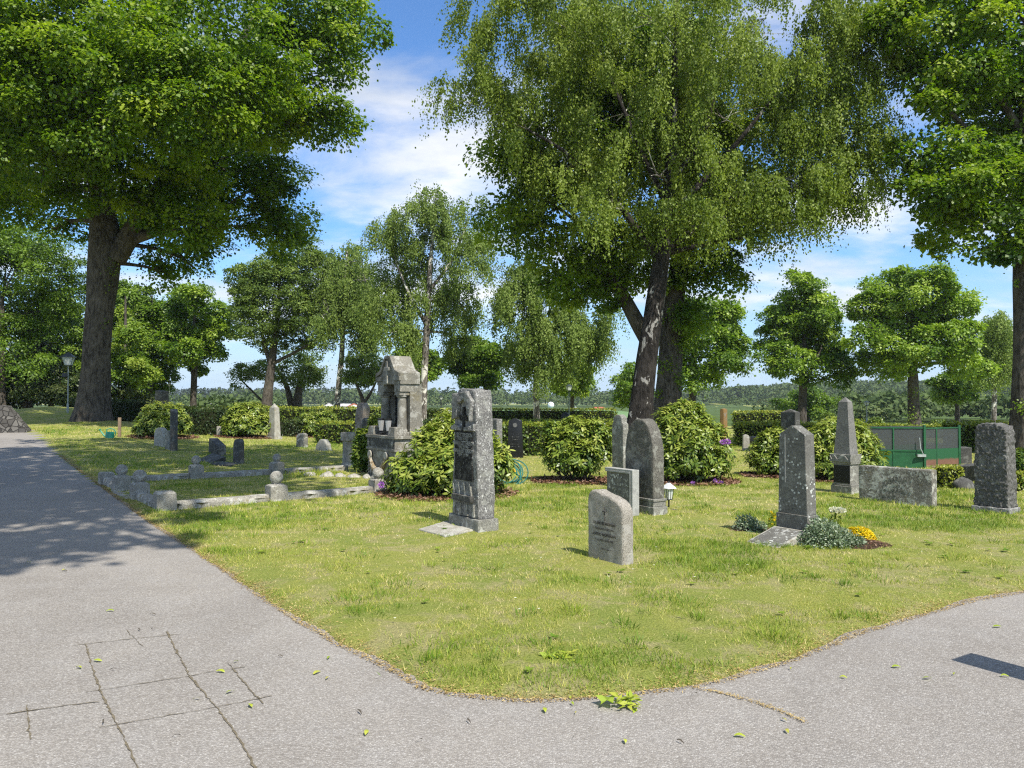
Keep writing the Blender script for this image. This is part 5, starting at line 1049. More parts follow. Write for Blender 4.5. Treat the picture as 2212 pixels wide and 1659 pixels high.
simple('shaded_stele', 'slim dark stele with a pale foot right of the leaning gravestone', 513, 1005, 504, 526, 949, M['g_dark'], theta=-55, shape='rock', t=.17, taper=.86)
simple('pale_obelisk', 'slender pale granite obelisk standing between two rhododendrons', 593, 951, 575, 599, 872, M['g_light'], theta=-40, shape='obelisk', t=.34, taper=.72, plinth=.12)
simple('low_rough_gravestone', 'small squarish mottled gravestone in the sunlit lawn left of the gabled one', 657, 969, 640, 667, 936, M['g_wide'], theta=-35, shape='rock', t=.17, taper=.92)
simple('gabled_gravestone', 'low gable-shaped granite gravestone on a wide plinth in the sunlit lawn', 708, 977, 678, 721, 950, M['g_light'], theta=-25, shape='gable', t=.28, plinth=.06)
simple('rough_red_gravestone', 'tall rough reddish granite gravestone left of the temple tomb', 785, 0, 766, 789, 869, M['g_red'], d=22, theta=-45, shape='rock', t=.25, taper=.85, amp=.03, fs=5)
simple('pointed_small_gravestone', 'smaller dark grey peaked gravestone between the reddish one and the temple tomb', 792, 0, 781, 797, 903, M['g_dark'], d=20, theta=-50, shape='peak', t=.12)
simple('brown_stele', 'big brown stele rising behind the leftmost rhododendron', 346, 0, 334, 350, 843, M['g_dark'], d=44, theta=-30, shape='slant', t=.4, taper=.85)
for i, (l, r, tp, d, m, lab) in enumerate(((441, 449, 916, 36, 'g_frame', 'tiny white gravestone far left beyond the dark hedge block, left one'), (453, 462, 918, 36, 'g_frame', 'tiny white gravestone far left beyond the dark hedge block, right one'), (468, 476, 921, 34, 'g_light', 'tiny grey gravestone next to the dark hedge block'))):
    simple('small_gravestone', lab, r - 1, 0, l, r, tp, M[m], d=d, theta=-20, shape='flat', t=.15, amp=0)
def slab(label, pts, mat, h, name='grave_slab', kern=.01):
    cor = [at(*p) for p in pts]; cc = sum(cor, Vector()) / 4; cc.z = gz(cc.x, cc.y)
    s = MB(); s.add([(*(p - cc).xy, -.06) for p in cor] + [(*(p - cc).xy, hh) for p, hh in zip(cor, h)], [(3, 2, 1, 0), (4, 5, 6, 7), (0, 1, 5, 4), (1, 2, 6, 5), (2, 3, 7, 6), (3, 0, 4, 7)])
    return tag(s.build(name, mat, None, bevel=kern, loc=cc), label, 'slab')
slab('wedge-shaped dark slab sloping down before the leaning gravestone', [(426, 998), (455, 1004), (488, 1000), (458, 990)], M['g_dark'], (.05, .05, .16, .16), 'sloping_slab')
slab('flat dark slab lying before the slim shaded stele', [(455, 1007), (500, 1012), (512, 1006), (470, 1001)], M['g_dark'], (.07, .07, .07, .07))
slab('dark upright end slab of a grave frame left of the rough gravestone', [(2063, 1040), (2110, 1046), (2118, 1040), (2072, 1035)], M['g_dark'], (.30, .36, .38, .30), 'kerb_slab')
simple('stacked_stone', 'dark weathered stone block behind the rough gravestone and container', 2100, 0, 2072, 2112, 967, M['g_dark'], d=19, theta=-15, shape='flat', t=.5, taper=1.0)
p = at(2092, 1062); o = MB().sphere((0, 0, .08), .2, 18, 12, .8).build('boulder', M['g_dark'], None, edge=.06, amp=.04, fs=4, smooth=True, sharp=90, loc=p + Vector((.02, .2, 0))); tag(o, 'smooth grey boulder lying left of the rough dark gravestone foot', 'boulder')

# ------------------------------------------------------------------ temple tomb
T0 = Vector((-2.33, 15.42, 0)); th = R(-56)
g = thing('temple_tomb', 'granite temple tomb with gabled roof, cross, columns and black tablet', 'tomb', tuple(T0), th)
bw, bt = 1.36, .78
MB().frustum(0, 0, -.1, .62, bw * .95, bt * .95).build('base_block', M['g_temple'], g, bevel=.008)
MB().frustum(0, 0, .62, .67, bw * 1.02, bt * 1.02).frustum(0, 0, .67, .87, bw * .97, bt * .97).frustum(0, 0, .87, .93, bw * 1.04, bt * 1.04).build('ledge', M['g_temple'], g, bevel=.008)
mb = MB(); yf = -bt * .485
for x in (-.58, .58): mb.frustum(x, yf - .006, .69, .855, .14, .012)
mb.frustum(0, yf - .003, .69, .855, .98, .008); mb.build('frieze_panel', M['g_dark'], g)
for x in (-.58, .58):
    mb = MB()
    for k in range(3):
        a = k * math.pi / 3; r_ = .055; ca, sa = math.cos(a), math.sin(a); wx = .009
        mb.add([(x - r_ * ca - wx * sa, yf - .022 - .001 * k, .772 - r_ * sa + wx * ca), (x - r_ * ca + wx * sa, yf - .022 - .001 * k, .772 - r_ * sa - wx * ca), (x + r_ * ca + wx * sa, yf - .022 - .001 * k, .772 + r_ * sa - wx * ca), (x + r_ * ca - wx * sa, yf - .022 - .001 * k, .772 + r_ * sa + wx * ca)], [(0, 1, 2, 3)])
    mb.build('star_ornament', M['g_light'], g)
mb = MB(); ts = np.linspace(-1, 1, 17); yg = -bt * .475 - .03
mb.tube([(-.10 + .38 * q, yg, .50 - .30 * (1 - q * q) ** .8) for q in ts], [.03 + .035 * (1 - q * q) for q in ts], 10)
mb.build('garland', granite('granite_garland', (.22, .17, .11), (.34, .27, .18), .5, moss=.7, bump=1.0, grain=40), g, edge=.03, amp=.012, fs=28, smooth=True)
for x in (-.48, .28):
    mb = MB().lathe([(.085, -.015), (.085, .015)], (0, 0, 0), 18); mb.v = [(p[0] + x, yg - .01 + p[2], .52 + p[1]) for p in mb.v]; mb.build('wheel_ornament', M['g_light'], g, bevel=.006)
mb = MB()
for k in range(6): mb.lathe([(.004, -.03), (.035, 0), (.004, .03)], (-.585, yg + .02, .12 + k * .075), 8)
mb.frustum(-.47, yg + .025, .12, .38, .05, .02); mb.build('side_ornament', M['g_temple'], g)
for x in (-.50, .50):
    MB().frustum(x, -.28, .93, 1.10, .30, .22, .26, .18).build('parapet_block', M['g_temple'], g, bevel=.008)
for x in (-.39, .39):
    MB().frustum(x + math.copysign(.03, x), .14, .93, 1.80, .22, .26).build('pier', M['g_temple'], g, bevel=.006)
    MB().frustum(x, -.10, .93, 1.0, .23, .23).lathe([(.115, 0), (.115, .03), (.10, .05), (.085, .68), (.11, .70), (.11, .73)], (x, -.10, 1.0), 20).frustum(x, -.10, 1.73, 1.80, .23, .22).build('column', M['g_temple'], g, bevel=.004)
    MB().frustum(x, .02, 1.80, 1.95, .28, .46).build('capital', M['g_temple'], g, bevel=.005)
tab = MB().frustum(0, .10, .93, 1.95, .58, .05).build('black_tablet', M['g_black'], g)
mb = MB(); rg = np.random.default_rng(39)
for z, a in ((1.80, .22), (1.70, .24), (1.60, .17), (1.52, .19), (1.44, .13), (1.30, .17), (1.22, .2), (1.12, .15)): glyphs(mb, -a, a, z, .028, .073, rg, int(a * 50))
mb.build('faint_lettering', M['letter_dim'], tab)
rw, rt = 1.12, .44
MB().prism([(-rw / 2, 1.95), (rw / 2, 1.95), (rw / 2, 2.18), (rw * .32, 2.24), (.12, 2.53), (-.12, 2.53), (-rw * .32, 2.24), (-rw / 2, 2.18)], -rt / 2, rt / 2).build('gable_roof', M['g_temple'], g, bevel=.01)
mb = MB()      # raised moulding along the gable edge
for sx in (-1, 1):
    for (xa, za), (xb, zb) in (((rw / 2, 2.18), (rw * .32, 2.24)), ((rw * .32, 2.24), (.12, 2.53))):
        P4 = [(xa, za), (xb, zb), (xb - .03, zb - .07), (xa - .03, za - .07)]; mb.prism([(sx * x, z) for x, z in (P4 if sx < 0 else P4)], -rt / 2 - .035, -rt / 2 + .02)
mb.prism([(-.12, 2.47), (.12, 2.47), (.12, 2.535), (-.12, 2.535)], -rt / 2 - .035, -rt / 2 + .02)
mb.prism([(-rw / 2 - .01, 2.02), (-rw * .25, 2.02), (-rw * .25, 2.11), (-rw / 2 - .01, 2.11)], -rt / 2 - .03, -rt / 2 + .02); mb.prism([(rw * .25, 2.02), (rw / 2 + .01, 2.02), (rw / 2 + .01, 2.11), (rw * .25, 2.11)], -rt / 2 - .03, -rt / 2 + .02)
mb.build('roof_moulding', M['g_temple'], g, bevel=.006)
MB().frustum(0, -rt / 2 - .02, 1.97, 2.42, .075, .05).frustum(0, -rt / 2 - .022, 2.23, 2.30, .24, .05).build('stone_cross', M['g_light'], g, bevel=.006)
proto = None
for x in (-.19, .16):
    loc = T0 + Vector((math.cos(th) * x + math.sin(th) * .29, math.sin(th) * x - math.cos(th) * .29, .93))
    l = thing('grave_candle', 'silver fluted candle cup on the temple tomb ledge, ' + ('left one' if x < 0 else 'right one'), 'candle holder', tuple(loc), 0, 'candle cups on the temple tomb ledge')
    if proto is None:
        a_ = MB().lathe([(.075, 0), (.075, .018), (.03, .035), (.025, .06), (.05, .085)], (0, 0, 0), 20).build('foot', M['black_metal'], l, smooth=True)
        b_ = MB(); n_ = 30; vs = []; fs_ = []
        for r0, z in ((.04, .085), (.066, .30)):
            for i in range(n_): rr_ = r0 * (1 if i % 2 else .9); vs.append((rr_ * math.cos(2 * math.pi * i / n_), rr_ * math.sin(2 * math.pi * i / n_), z))
        fs_ = [(i, (i + 1) % n_, n_ + (i + 1) % n_, n_ + i) for i in range(n_)]; b_ = b_.add(vs, fs_).build('fluted_cup', plain('silver_cup', (.45, .45, .45), .3, .5, .3, .1), l)
        c_ = MB().lathe([(.068, .30), (.072, .31), (.072, .33), (.05, .335)], (0, 0, 0), 24).build('rim', M['black_metal'], l, smooth=True); proto = (a_, b_, c_)
    else:
        for q in proto: k = q.copy(); COL.objects.link(k); k.parent = l
# short round pedestal
p = at(749, 1011); g = thing('short_column', 'short round granite column with wide capital left of the temple tomb', 'column', tuple(p + Vector((0, .15, 0))))
MB().frustum(0, 0, -.05, .06, .38, .38).build('foot', M['g_temple'], g, bevel=.01)
MB().lathe([(.17, .06), (.15, .10), (.135, .13), (.13, .62), (.145, .64)], (0, 0, 0), 22).build('shaft', M['g_kerb'], g, smooth=True)
MB().lathe([(.15, .64), (.185, .66), (.185, .84), (.17, .86)], (0, 0, 0), 22).build('capital', M['g_temple'], g, smooth=True)

# ------------------------------------------------------------------ kerbed grave enclosure with ball posts
O = at(340, 1110); th = R(-52); vv = Vector((-math.sin(th), math.cos(th), 0)); uu = Vector((-math.cos(th), -math.sin(th), 0)); O = O + vv * .0 + (vv + uu) * .13
def eg(a, b): q = O + vv * a + uu * b; return Vector((q.x, q.y, gz(q.x, q.y)))
PG = 'ball-topped granite posts of the kerbed grave'
posts = [(0, 0, .27, .30, 0, 'lichened granite corner block without a ball, nearest the path'), (0, 1.62, .27, .30, .105, 'ball-topped granite post second along the path side'), (0, 3.05, .27, .30, .10, 'ball-topped granite post beyond the gap on the path side'), (.02, 4.55, .27, .24, 0, 'plain granite corner block at the far end of the path side'),
         (1.65, 0, .28, .30, .105, 'ball-topped granite post in the middle of the near kerb'), (3.45, 0, .25, .27, .10, 'ball-topped granite post against the big glossy rhododendron'), (1.62, 4.35, .26, .32, .095, 'ball-topped granite post left on the far kerb'), (3.28, 4.3, .26, .30, .09, 'ball-topped granite post right on the far kerb')]
for i, (a, b, w, h, r, lab) in enumerate(posts):
    q = eg(a, b); g = thing('kerb_post', lab, 'post', tuple(q), th + random.uniform(-.06, .06), PG)
    MB().frustum(0, 0, -.1, h - .03, w, w, w * .97, w * .97).frustum(0, 0, h - .03, h, w * .97, w * .97, w * (.6 if r else .8), w * (.6 if r else .8)).build('block', M['g_kerb'], g, bevel=.008, edge=.07, amp=.008, fs=9, smooth=True, seed=i * 3.1)
    if r: MB().frustum(0, 0, h - .005, h + .03, w * .38, w * .38).build('neck', M['g_kerb'], g); MB().sphere((0, 0, h + r * .92), r, 24, 16).build('ball', M['g_kerb'], g, amp=.004, fs=14, smooth=True, seed=i * 2.3)
rails = [((.14, 0), (1.51, 0), 'near kerb rail between the corner block and the middle ball post'), ((1.79, 0), (3.32, 0), 'near kerb rail between the middle ball post and the rhododendron'), ((0, .14), (0, 1.48), 'kerb rail along the path next to the lichened corner block'), ((0, 3.19), (.02, 4.41), 'kerb rail along the path beyond the gap'),
         ((.16, 4.5), (1.49, 4.36), 'far kerb rail left of the left ball post'), ((1.75, 4.35), (3.15, 4.3), 'far kerb rail between the two far ball posts'), ((3.41, 4.3), (4.9, 4.25), 'far kerb rail running toward the short round column')]
for i, (a, b, lab) in enumerate(rails):
    p, q = eg(*a), eg(*b); L_ = (q - p).length; m = (p + q) / 2; dz = q.z - p.z
    o = MB().frustum(0, 0, -.1, .10, L_, .19).frustum(0, 0, .10, .145, L_, .19, L_, .14).build('kerb_rail', M['g_kerb'], None, bevel=.008, edge=.10, amp=.008, fs=7, smooth=True, seed=i * 1.9, loc=m); o.rotation_euler = (0, -math.asin(dz / L_), math.atan2(q.y - p.y, q.x - p.x)); tag(o, lab, 'kerb', 'kerb rails of the kerbed grave')
p, q = eg(-.10, 2.3), eg(.1, 2.3); o = MB().frustum(0, 0, -.05, .035, 1.1, .34).build('threshold_stone', M['g_kerb'], None, bevel=.01, edge=.1, amp=.006, loc=(p + q) / 2); o.rotation_euler = (0, 0, math.atan2(uu.y, uu.x)); tag(o, 'flat threshold stone in the gap of the kerb by the path', 'slab')
for i, (a, b, s) in enumerate(((3.7, 3.5, .16), (3.95, 3.2, .17), (4.15, 2.95, .13), (4.3, 2.65, .15), (4.45, 2.3, .14), (4.5, 1.95, .17))):
    q = eg(a, b); o = MB().sphere((0, 0, .02), s, 14, 9, .62).build('edging_stone', M['g_light'], None, edge=.06, amp=.035, fs=6, smooth=True, sharp=90, seed=i * 2.7, loc=q); tag(o, 'rough pale edging stone in the row before the temple tomb', 'stone', 'edging stones before the temple tomb')
rg = np.random.default_rng(57); q0 = eg(3.9, 3.6); n = 900; P = rg.normal(0, 1, (n, 3)) * np.array([.28, .28, 0]); L_ = rg.uniform(.06, .20, n)
root = thing('grass_tuft', 'long unmown grass tuft beside the edging stones of the temple tomb', 'plant', tuple(q0)); V = leaves(P, rg.normal(0, .5, (n, 3)) + np.array([0, 0, 1]), rg.normal(size=(n, 3)), L_, np.full(n, .012)); quads('blades', V, rg.uniform(.05, .65, n), M['grass'], root)

# ------------------------------------------------------------------ watering can, stake, hose
p = at(237, 948); k = p.y / F; g = thing('watering_can', 'green plastic watering can standing on the lawn before the huge maple', 'watering can', tuple(p))
MB().lathe([(.13, 0), (.14, .01), (.135, .20), (.125, .235), (.10, .245)], (0, 0, 0), 20).build('can_body', M['green_plastic'], g, smooth=True)
MB().tube([(-.11, 0, .06), (-.20, 0, .12), (-.30, 0, .25), (-.34, 0, .30)], [.03, .026, .02, .018], 10).tube([(-.325, 0, .285), (-.36, 0, .325)], [.02, .05], 12).build('spout', M['green_plastic'], g, smooth=True)
MB().tube([(.13, 0, .06), (.19, 0, .12), (.20, 0, .24), (.14, 0, .33), (.02, 0, .36), (-.10, 0, .33), (-.11, 0, .24)], [.016] * 7, 8).build('handle', M['green_plastic'], g, smooth=True)
p = at(258, 946); o = MB().frustum(0, 0, -.1, .72, .10, .06, .10, .06).build('wooden_stake', M['wood'], None, bevel=.006, loc=p); tag(o, 'weathered wooden stake left of the leftmost rhododendron', 'stake')
p = at(1088, 1052); p = p + Vector((.02, .25, 0)); g = thing('garden_hose', 'teal garden hose coil hung beside the glossy rhododendron, yellow connector', 'hose', tuple(p))
mb = MB(); rg = np.random.default_rng(3)
for kx in range(6):
    r_ = .20 + .05 * rg.random(); ox, oz = rg.normal(0, .03), .24 + rg.normal(0, .03); tl = rg.uniform(-.5, .5); pts = []
    for i in range(25):
        a = 2 * math.pi * i / 24; pts.append((ox + .05 + r_ * 1.25 * math.cos(a), .10 * math.sin(a + tl) + kx * .018, max(.015, oz + r_ * math.sin(a))))
    mb.tube(pts, [.011] * 25, 6)
mb.tube([(-.18, 0, .42), (.05, -.02, .36), (.22, -.03, .24), (.33, -.02, .1), (.28, -.02, .02)], [.012] * 5, 6)
mb.build('coil', M['hose'], g, smooth=True); MB().tube([(.15, -.035, .32), (.20, -.035, .26)], [.022, .018], 8).build('connector', M['hose_yellow'], g)

# ------------------------------------------------------------------ street lamps
def lamp(label, px, top, hw, d, pole, dark=True, group='lamp posts along the cemetery paths', speaker=False):
    c = W(px, top, d); gz_ = gz(c.x, d); H = c.z - gz_; s = hw * d / F
    g = thing('lamp_post', label, 'lamp post', (c.x, d, gz_), .3, group); m = M['lamp_metal']; hh = s * 1.15
    MB().lathe([(.055, -.2), (.055, .5), (.032, .55), (.028, H - hh - .02), (.05, H - hh)], (0, 0, 0), 10).build('pole', M[pole], g, smooth=True)
    z = H - hh; MB().frustum(0, 0, z + .02, z + hh * .62, s * .5, s * .5, s * .86, s * .86).build('lantern_glass', M['glass'], g)
    mb = MB().frustum(0, 0, z, z + .025, s * .55, s * .55)
    for sx in (-1, 1):
        for sy in (-1, 1): mb.tube([(sx * s * .25, sy * s * .25, z + .02), (sx * s * .43, sy * s * .43, z + hh * .62)], [.012, .012], 5)
    mb.build('lantern_frame', m, g)
    MB().frustum(0, 0, z + hh * .62, z + hh * .90, s * 1.05, s * 1.05, s * .34, s * .34).lathe([(s * .12, 0), (s * .12, hh * .06), (.004, hh * .12)], (0, 0, z + hh * .88), 8).build('lantern_roof', m if dark else M['lamp_pale'], g)
    if speaker:
        MB().frustum(-.16, 0, H - hh - .62, H - hh - .40, .26, .22, .20, .20).build('loudspeaker', M['black_metal'], g, bevel=.02)
    return g
lamp('lamp post with a loudspeaker box left of the huge maple trunk', 148, 761, 25, 40, 'lamp_pale', speaker=True)
lamp('slim black lamp post between the temple tomb and the speckled pillar', 953, 854, 8.5, 46, 'black_metal')
lamp('black lamp post with a tall pole right of the white-trunked birch', 1229, 829, 13, 42, 'lamp_metal')
lamp('pale lamp post with a green-grey head right of the obelisk', 1872, 865, 10, 48, 'lamp_pale', dark=False)
lamp('distant pale lamp post left of the round maple trunk', 366, 827, 7.5, 62, 'lamp_pale', dark=False)
lamp('tiny grey lamp post right beside the black one, far off', 1243, 878, 5, 70, 'lamp_pale', dark=False)

# ------------------------------------------------------------------ green mesh container
A0 = at(1889, 1009); A0 = Vector((W(1880, 868, 18.1).x, 18.1, 0)); A1 = Vector((W(1995, 868, 17.9).x, 17.9, 0)); B1 = Vector((W(2070, 868, 18.9).x, 18.9, 0)); H = 1.0
g = thing('waste_container', 'green steel container with wire mesh upper sides behind the wide rhododendron', 'container', tuple(A1))
def panel(a, b, z0, z1, nm, mat, th_=.03, off=0.0):
    a = a - A1; b = b - A1; L_ = (b - a).length; m = (a + b) / 2; o = MB().frustum(0, 0, z0, z1, L_, th_).build(nm, mat, g, loc=m + Vector((0, off, 0))); o.rotation_euler = (0, 0, math.atan2(b.y - a.y, b.x - a.x)); return o
B0 = A1 + Vector((.02, .35, 0))
panel(A0, A1, .02, .42, 'tailgate_sheet', M['green_paint']); panel(A0, A1, .42, .46, 'crossbar', M['green_paint'], .06); panel(A0, A1, H - .035, H, 'top_rail', M['green_paint'], .05)
panel(A0, A1, .46, H - .035, 'mesh_panel', M['mesh'], .012)
panel(B0, B1, .05, .45, 'side_sheet', M['rust']); panel(B0, B1, .45, H - .06, 'mesh_panel', M['mesh'], .012); panel(B0, B1, H - .06, H - .03, 'top_rail', M['green_paint'], .04)
panel(A0 + Vector((.1, 1.7, 0)), B1 + Vector((0, 1.6, 0)), .05, .45, 'back_sheet', M['rust']); panel(A0 + Vector((.1, 1.7, 0)), B1 + Vector((0, 1.6, 0)), .45, H - .05, 'mesh_panel', M['mesh'], .012)
panel(A0 + Vector((0, .05, 0)), A0 + Vector((.1, 1.7, 0)), .05, H - .05, 'mesh_panel', M['mesh'], .012)
for q, hh in ((A1, H + .05), (B1, H + .02), (A0 + (A1 - A0) * .42, H - .02), (B0 + (B1 - B0) * .45, H - .05)):
    MB().frustum(0, 0, .0, hh, .05 if hh > H else .03, .055 if hh > H else .03).build('post', M['green_paint'], g, loc=q - A1 + Vector((0, -.012, 0)))
MB().tube([(-.14, -.06, .75), (-.13, -.08, .50), (-.06, -.07, .36)], [.012, .014, .012], 6).frustum(-.10, -.06, .30, .36, .20, .05).build('latch', M['lamp_pale'], g)
o = MB().frustum(0, 0, -.03, .05, 1.15, .95, 1.05, .9).build('loading_ramp', M['wood'], g, bevel=.01, loc=(B1 + B0) / 2 - A1 + Vector((.05, -.62, .0)))

# ------------------------------------------------------------------ far buildings and marks
def house(label, px0, px1, top, bot, d, roof, gable=True, name='house', dep=8):
    a = W(px0, bot, d); b = W(px1, bot, d); x = (a.x + b.x) / 2; w = b.x - a.x; z0 = a.z; h = W(px0, top, d).z - z0; g0 = gz(x, d)
    g = thing(name, label, 'house', (x, d, g0), .25, 'houses beyond the fields'); zz = z0 - g0; eav = zz + h * .52
    MB().frustum(0, 0, -1, eav, w, dep).build('wall', M['house_white'], g)
    if gable: MB().prism([(-w / 2 - .3, eav), (w / 2 + .3, eav), (0, zz + h)], -dep / 2 - .3, dep / 2 + .3).build('roof', M[roof], g); MB().prism([(-w / 2 + .1, eav), (w / 2 - .1, eav), (0, zz + h - .5)], -dep / 2 - .34, -dep / 2).build('gable_wall', M['house_white'], g)
    else:
        q = MB(); q.add([(-w / 2 - .3, -dep / 2 - .4, eav), (w / 2 + .3, -dep / 2 - .4, eav), (w / 2 + .3, dep / 2, eav), (-w / 2 - .3, dep / 2, eav), (-w / 2, 0, zz + h), (w / 2, 0, zz + h)], [(0, 1, 5, 4), (2, 3, 4, 5), (1, 2, 5), (3, 0, 4), (0, 3, 2, 1)]); q.build('roof', M[roof], g)
    for i in range(max(1, int(w / 3.5))): MB().frustum(-w / 2 + (i + .5) * w / max(1, int(w / 3.5)), -dep / 2 - (.36 if gable else .03), max(.3, eav - 1.7), eav - .5, .9, .05).build('window', M['window_dark'], g)
    return g
house('white gabled farmhouse far beyond the hedge left of the temple tomb', 700, 721, 870, 886, 300, 'roof_grey')
house('long low white outbuilding right of the gabled farmhouse', 726, 757, 872, 884, 300, 'roof_grey', False)
house('small red-roofed white house right of the long outbuilding', 752, 776, 871, 886, 290, 'roof_red')
house('low pale building behind the hedge beside the round maple trunk', 420, 466, 871, 882, 170, 'roof_grey', False)
house('red-roofed house far right of the black lamp post', 1282, 1304, 879, 891, 260, 'roof_red', False)
w_ = W(1190, 871, 160); g = thing('signal_tower', 'white post with a round ball top far off right of the birch', 'tower', (w_.x, 160, gz(w_.x, 160))); H = w_.z - g.location.z
MB().lathe([(.35, 0), (.30, H - .8)], (0, 0, 0), 12).build('mast', M['white_metal'], g); MB().sphere((0, 0, H - .4), .7, 16, 10).build('ball', M['white_metal'], g, smooth=True); 
for px, wd in ((1104, 1.9), (1140, 1.7), (1170, 2.3)):
    c = W(px, 891, 158); g = thing('parked_car', 'tiny parked car far off at the field edge near the round ball post', 'car', (c.x, 158, gz(c.x, 158)), .1, 'cars far off at the field edge'); m = M['blue_paint'] if px != 1140 else M['white_metal']
    z = c.z - g.location.z - .9; MB().frustum(0, 0, z, z + .75, wd * 1.7, 1.6).build('body', m, g, bevel=.12); MB().frustum(.1, 0, z + .75, z + 1.3, wd * 1.1, 1.5, wd * .8, 1.3).build('cabin', M['window_dark'], g, bevel=.08)

# ------------------------------------------------------------------ rubble wall, small yellow bits, leaves, post
p0, p1 = at(-60, 936), at(62, 934); m = (p0 + p1) / 2; L_ = (p1 - p0).length
o = MB().add([(-L_ / 2, -.3, -.3), (L_ / 2, -.3, -.3), (L_ / 2, .3, -.3), (-L_ / 2, .3, -.3), (-L_ / 2, -.2, 1.0), (L_ * .12, -.2, 1.0), (L_ * .12, .3, 1.0), (-L_ / 2, .3, 1.0), (L_ / 2, -.2, .12), (L_ / 2, .3, .12)], [(0, 1, 8, 5, 4), (4, 5, 6, 7), (5, 8, 9, 6), (1, 2, 9, 8), (2, 3, 7, 6, 9), (3, 0, 4, 7), (3, 2, 1, 0)]).build('rubble_wall', M['rubble'], None, edge=.2, amp=.04, fs=3, smooth=True, loc=m)
o.rotation_euler = (0, 0, math.atan2(p1.y - p0.y, p1.x - p0.x)); tag(o, 'low rubble stone retaining wall at the far left end of the path', 'wall')
rg = np.random.default_rng(66)
def bits(label, name, pts, s0, s1, group):
    for px, py in pts:
        p = at(px, py); p.z = (gz(p.x, p.y) + .016) if poly_dist(p.x, p.y)[0] < 0 else lawn_z(np.array([p.x]), np.array([p.y]), poly_dist(p.x, p.y))[0] + .03
        a = rg.uniform(0, 6.28); L_ = rg.uniform(s0, s1); mb = MB(); b = rg.uniform(-.4, .4); pts3 = []
        for i in range(6):
            t_ = i / 5; wv = L_ * .20 * math.sin(math.pi * (t_ * .9 + .05)) ; x = L_ * (t_ - .5); y = b * L_ * (t_ - .5) ** 2; z = .008 * math.sin(t_ * 3.0) + .004
            pts3 += [(x, y - wv, z + .004), (x, y + wv, z)]
        me = mb.add(pts3, [(2 * i, 2 * i + 2, 2 * i + 3, 2 * i + 1) for i in range(5)]); o = me.build(name, M['fallen'], None, loc=p); o.rotation_euler = (0, 0, a)
        at_ = o.data.attributes.new('tone', 'FLOAT', 'FACE'); at_.data.foreach_set('value', np.full(len(o.data.polygons), rg.uniform(.1, 1), np.float32)); tag(o, label, 'leaf', group)
bits('small yellow-green leaf or winged seed lying on the grey path', 'fallen_leaf', [(171, 1449), (210, 1435), (477, 1458), (496, 1503), (509, 1437), (710, 1428), (684, 1461), (707, 1473), (541, 1533), (1177, 1543), (1244, 1549), (1236, 1529), (1708, 1452), (1822, 1471), (2003, 1473), (2061, 1464), (1694, 1564), (1598, 1599), (1700, 1589), (62, 1219), (138, 1236), (238, 1325), (1351, 1611), (792, 1592), (1936, 1448), (2155, 1360), (425, 1518), (1232, 1516), (2170, 1468)], .025, .06, 'fallen leaves on the path')
bits('dark twig bit or dry brown stalk lying on the path', 'dry_twig', [(140, 1238), (330, 1333), (245, 1454), (223, 1568), (330, 1366), (606, 1425), (777, 1547), (1012, 1567), (1470, 1612), (540, 1534), (380, 1600), (905, 1610), (1240, 1602), (300, 1367), (1500, 1508)], .03, .06, 'dry twigs on the path')
for o in bpy.data.objects:
    if o.name.startswith('dry_twig'): o.data.materials[0] = M['twig']; o.scale = (1, .35, 1)
def sprig(label, px, py, n, s, seed):
    rng = np.random.default_rng(seed); p = at(px, py); p.z += .02; g = thing('leaf_sprig', label, 'leaf sprig', tuple(p)); a = rng.uniform(0, 6.28, n); P = np.stack([rng.normal(.04, .035, n), rng.normal(0, .03, n), rng.uniform(0, .045, n)], 1)
    quads('seed_wings', leaves(P, np.stack([np.cos(a), np.sin(a), rng.normal(0, .3, n)], 1), rng.normal(0, .4, (n, 3)) + np.array([0, 0, 1]), np.full(n, s), np.full(n, s * .38)), rng.uniform(.2, .8, n), M['fallen'], g)
    mb = MB(); m_ = 11; lv = [(0, 0, .02)] + [(-.06 + .062 * (1 if i % 2 else .55) * math.cos(2 * math.pi * i / m_), .01 + .07 * (1 if i % 2 else .6) * math.sin(2 * math.pi * i / m_), .03 + .015 * math.sin(i * 1.7)) for i in range(m_)]
    lv[0] = (-.06, .01, .022); o = mb.add(lv, [(0, i + 1, (i + 1) % m_ + 1) for i in range(m_)]).build('lobed_leaf', M['maple_far'], g); at_ = o.data.attributes.new('tone', 'FLOAT', 'FACE'); at_.data.foreach_set('value', np.full(len(o.data.polygons), .95, np.float32))
sprig('fresh sprig of pale green maple seeds and a leaf lying on the grey path', 1337, 1532, 46, .062, 5); sprig('wilting maple sprig lying in the short grass above the path corner', 1207, 1434, 40, .055, 6)
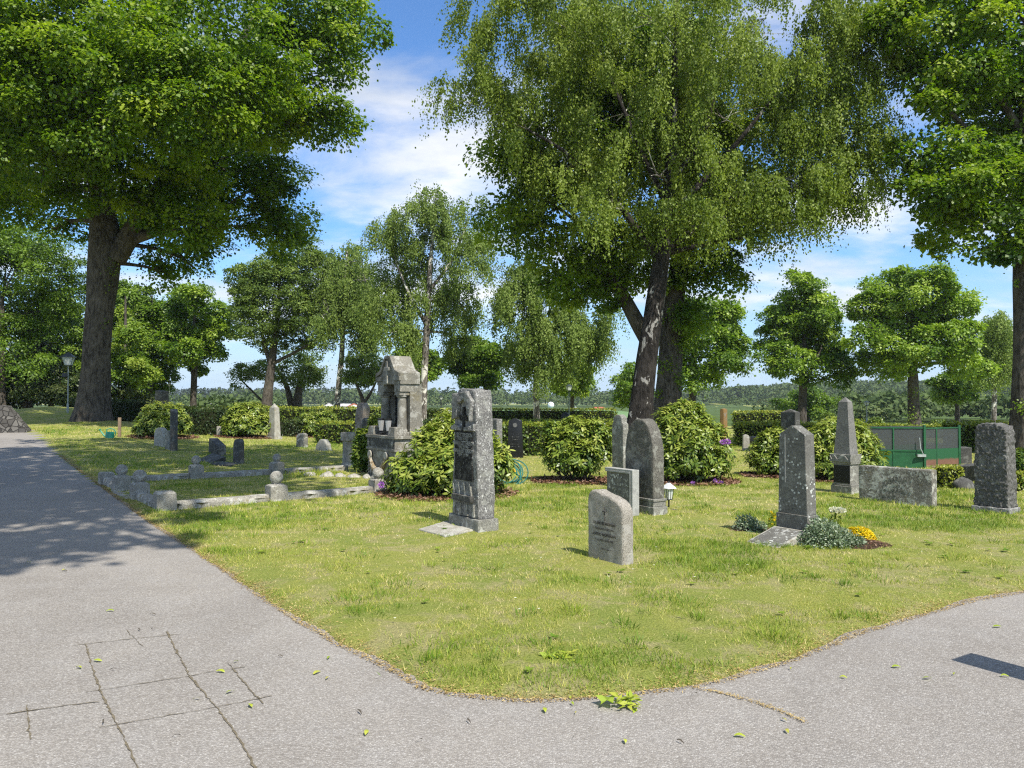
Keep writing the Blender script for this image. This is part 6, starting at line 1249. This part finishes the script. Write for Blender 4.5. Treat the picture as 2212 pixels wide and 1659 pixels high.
# daisies etc. on the lawn
rg = np.random.default_rng(91); n = 260; y = rg.uniform(5, 26, n); x = rg.uniform(-.66, .66, n) * y; k = poly_dist(x, y) > .3; x, y = x[k], y[k]; n = len(x); z = base(x, y) + .075; P = np.repeat(np.stack([x, y, z], 1), 4, 0); nn_ = len(P)
a = np.tile(np.arange(4) * math.pi / 2, n); tag(quads('daisies', leaves(P, np.stack([np.cos(a), np.sin(a), 0 * a + .2], 1), np.tile([[0, -.2, 1.0]], (nn_, 1)), np.full(nn_, .011), np.full(nn_, .010)), np.full(nn_, .8), M['petal_white']), kind='stuff')
# gate pillar just outside the right edge; its shadow falls across the path
top_sh = (at(2083, 1438) + at(2130, 1423)) / 2; Hp = 1.25; off = SUN_AZ * (Hp / math.tan(SUN_EL)); q = Vector((top_sh.x + off.x, top_sh.y + off.y, 0))
g = thing('stone_pillar', 'square stone pillar right of the view, throwing its shadow across the path', 'pillar', tuple(q), math.atan2(-SUN_AZ.x, -SUN_AZ.y) * -1)
MB().frustum(0, 0, -.1, Hp, .24, .20).build('pillar_shaft', M['g_grey'], g, bevel=.01); MB().frustum(0, 0, Hp - .14, Hp - .04, .245, .205).build('pillar_band', M['g_light'], g)
scene.cycles.use_denoising = False; scene.cycles.pixel_filter_type = 'BLACKMAN_HARRIS'; scene.cycles.filter_width = 1.2
scene.cycles.max_bounces = 7; scene.cycles.diffuse_bounces = 3; scene.cycles.transmission_bounces = 4; scene.cycles.transparent_max_bounces = 8

# ------------------------------------------------------------------ thin summer haze
def haze():
    m = bpy.data.materials.new('haze_air'); m.use_nodes = True; t = m.node_tree; t.nodes.clear(); o = t.nodes.new('ShaderNodeOutputMaterial'); v = t.nodes.new('ShaderNodeVolumePrincipled')
    v.inputs['Color'].default_value = (0.86, 0.93, 1.0, 1); v.inputs['Density'].default_value = HAZE; v.inputs['Anisotropy'].default_value = 0.2; t.links.new(v.outputs[0], o.inputs['Volume'])
    b = MB().add([(x, y, z) for z in (-4, 42) for x, y in ((-2200, -200), (2200, -200), (2200, 2400), (-2200, 2400))], [(3, 2, 1, 0), (4, 5, 6, 7), (0, 1, 5, 4), (1, 2, 6, 5), (2, 3, 7, 6), (3, 0, 4, 7)]).build('haze', m); tag(b, kind='stuff')
HAZE = 0.00022
haze()
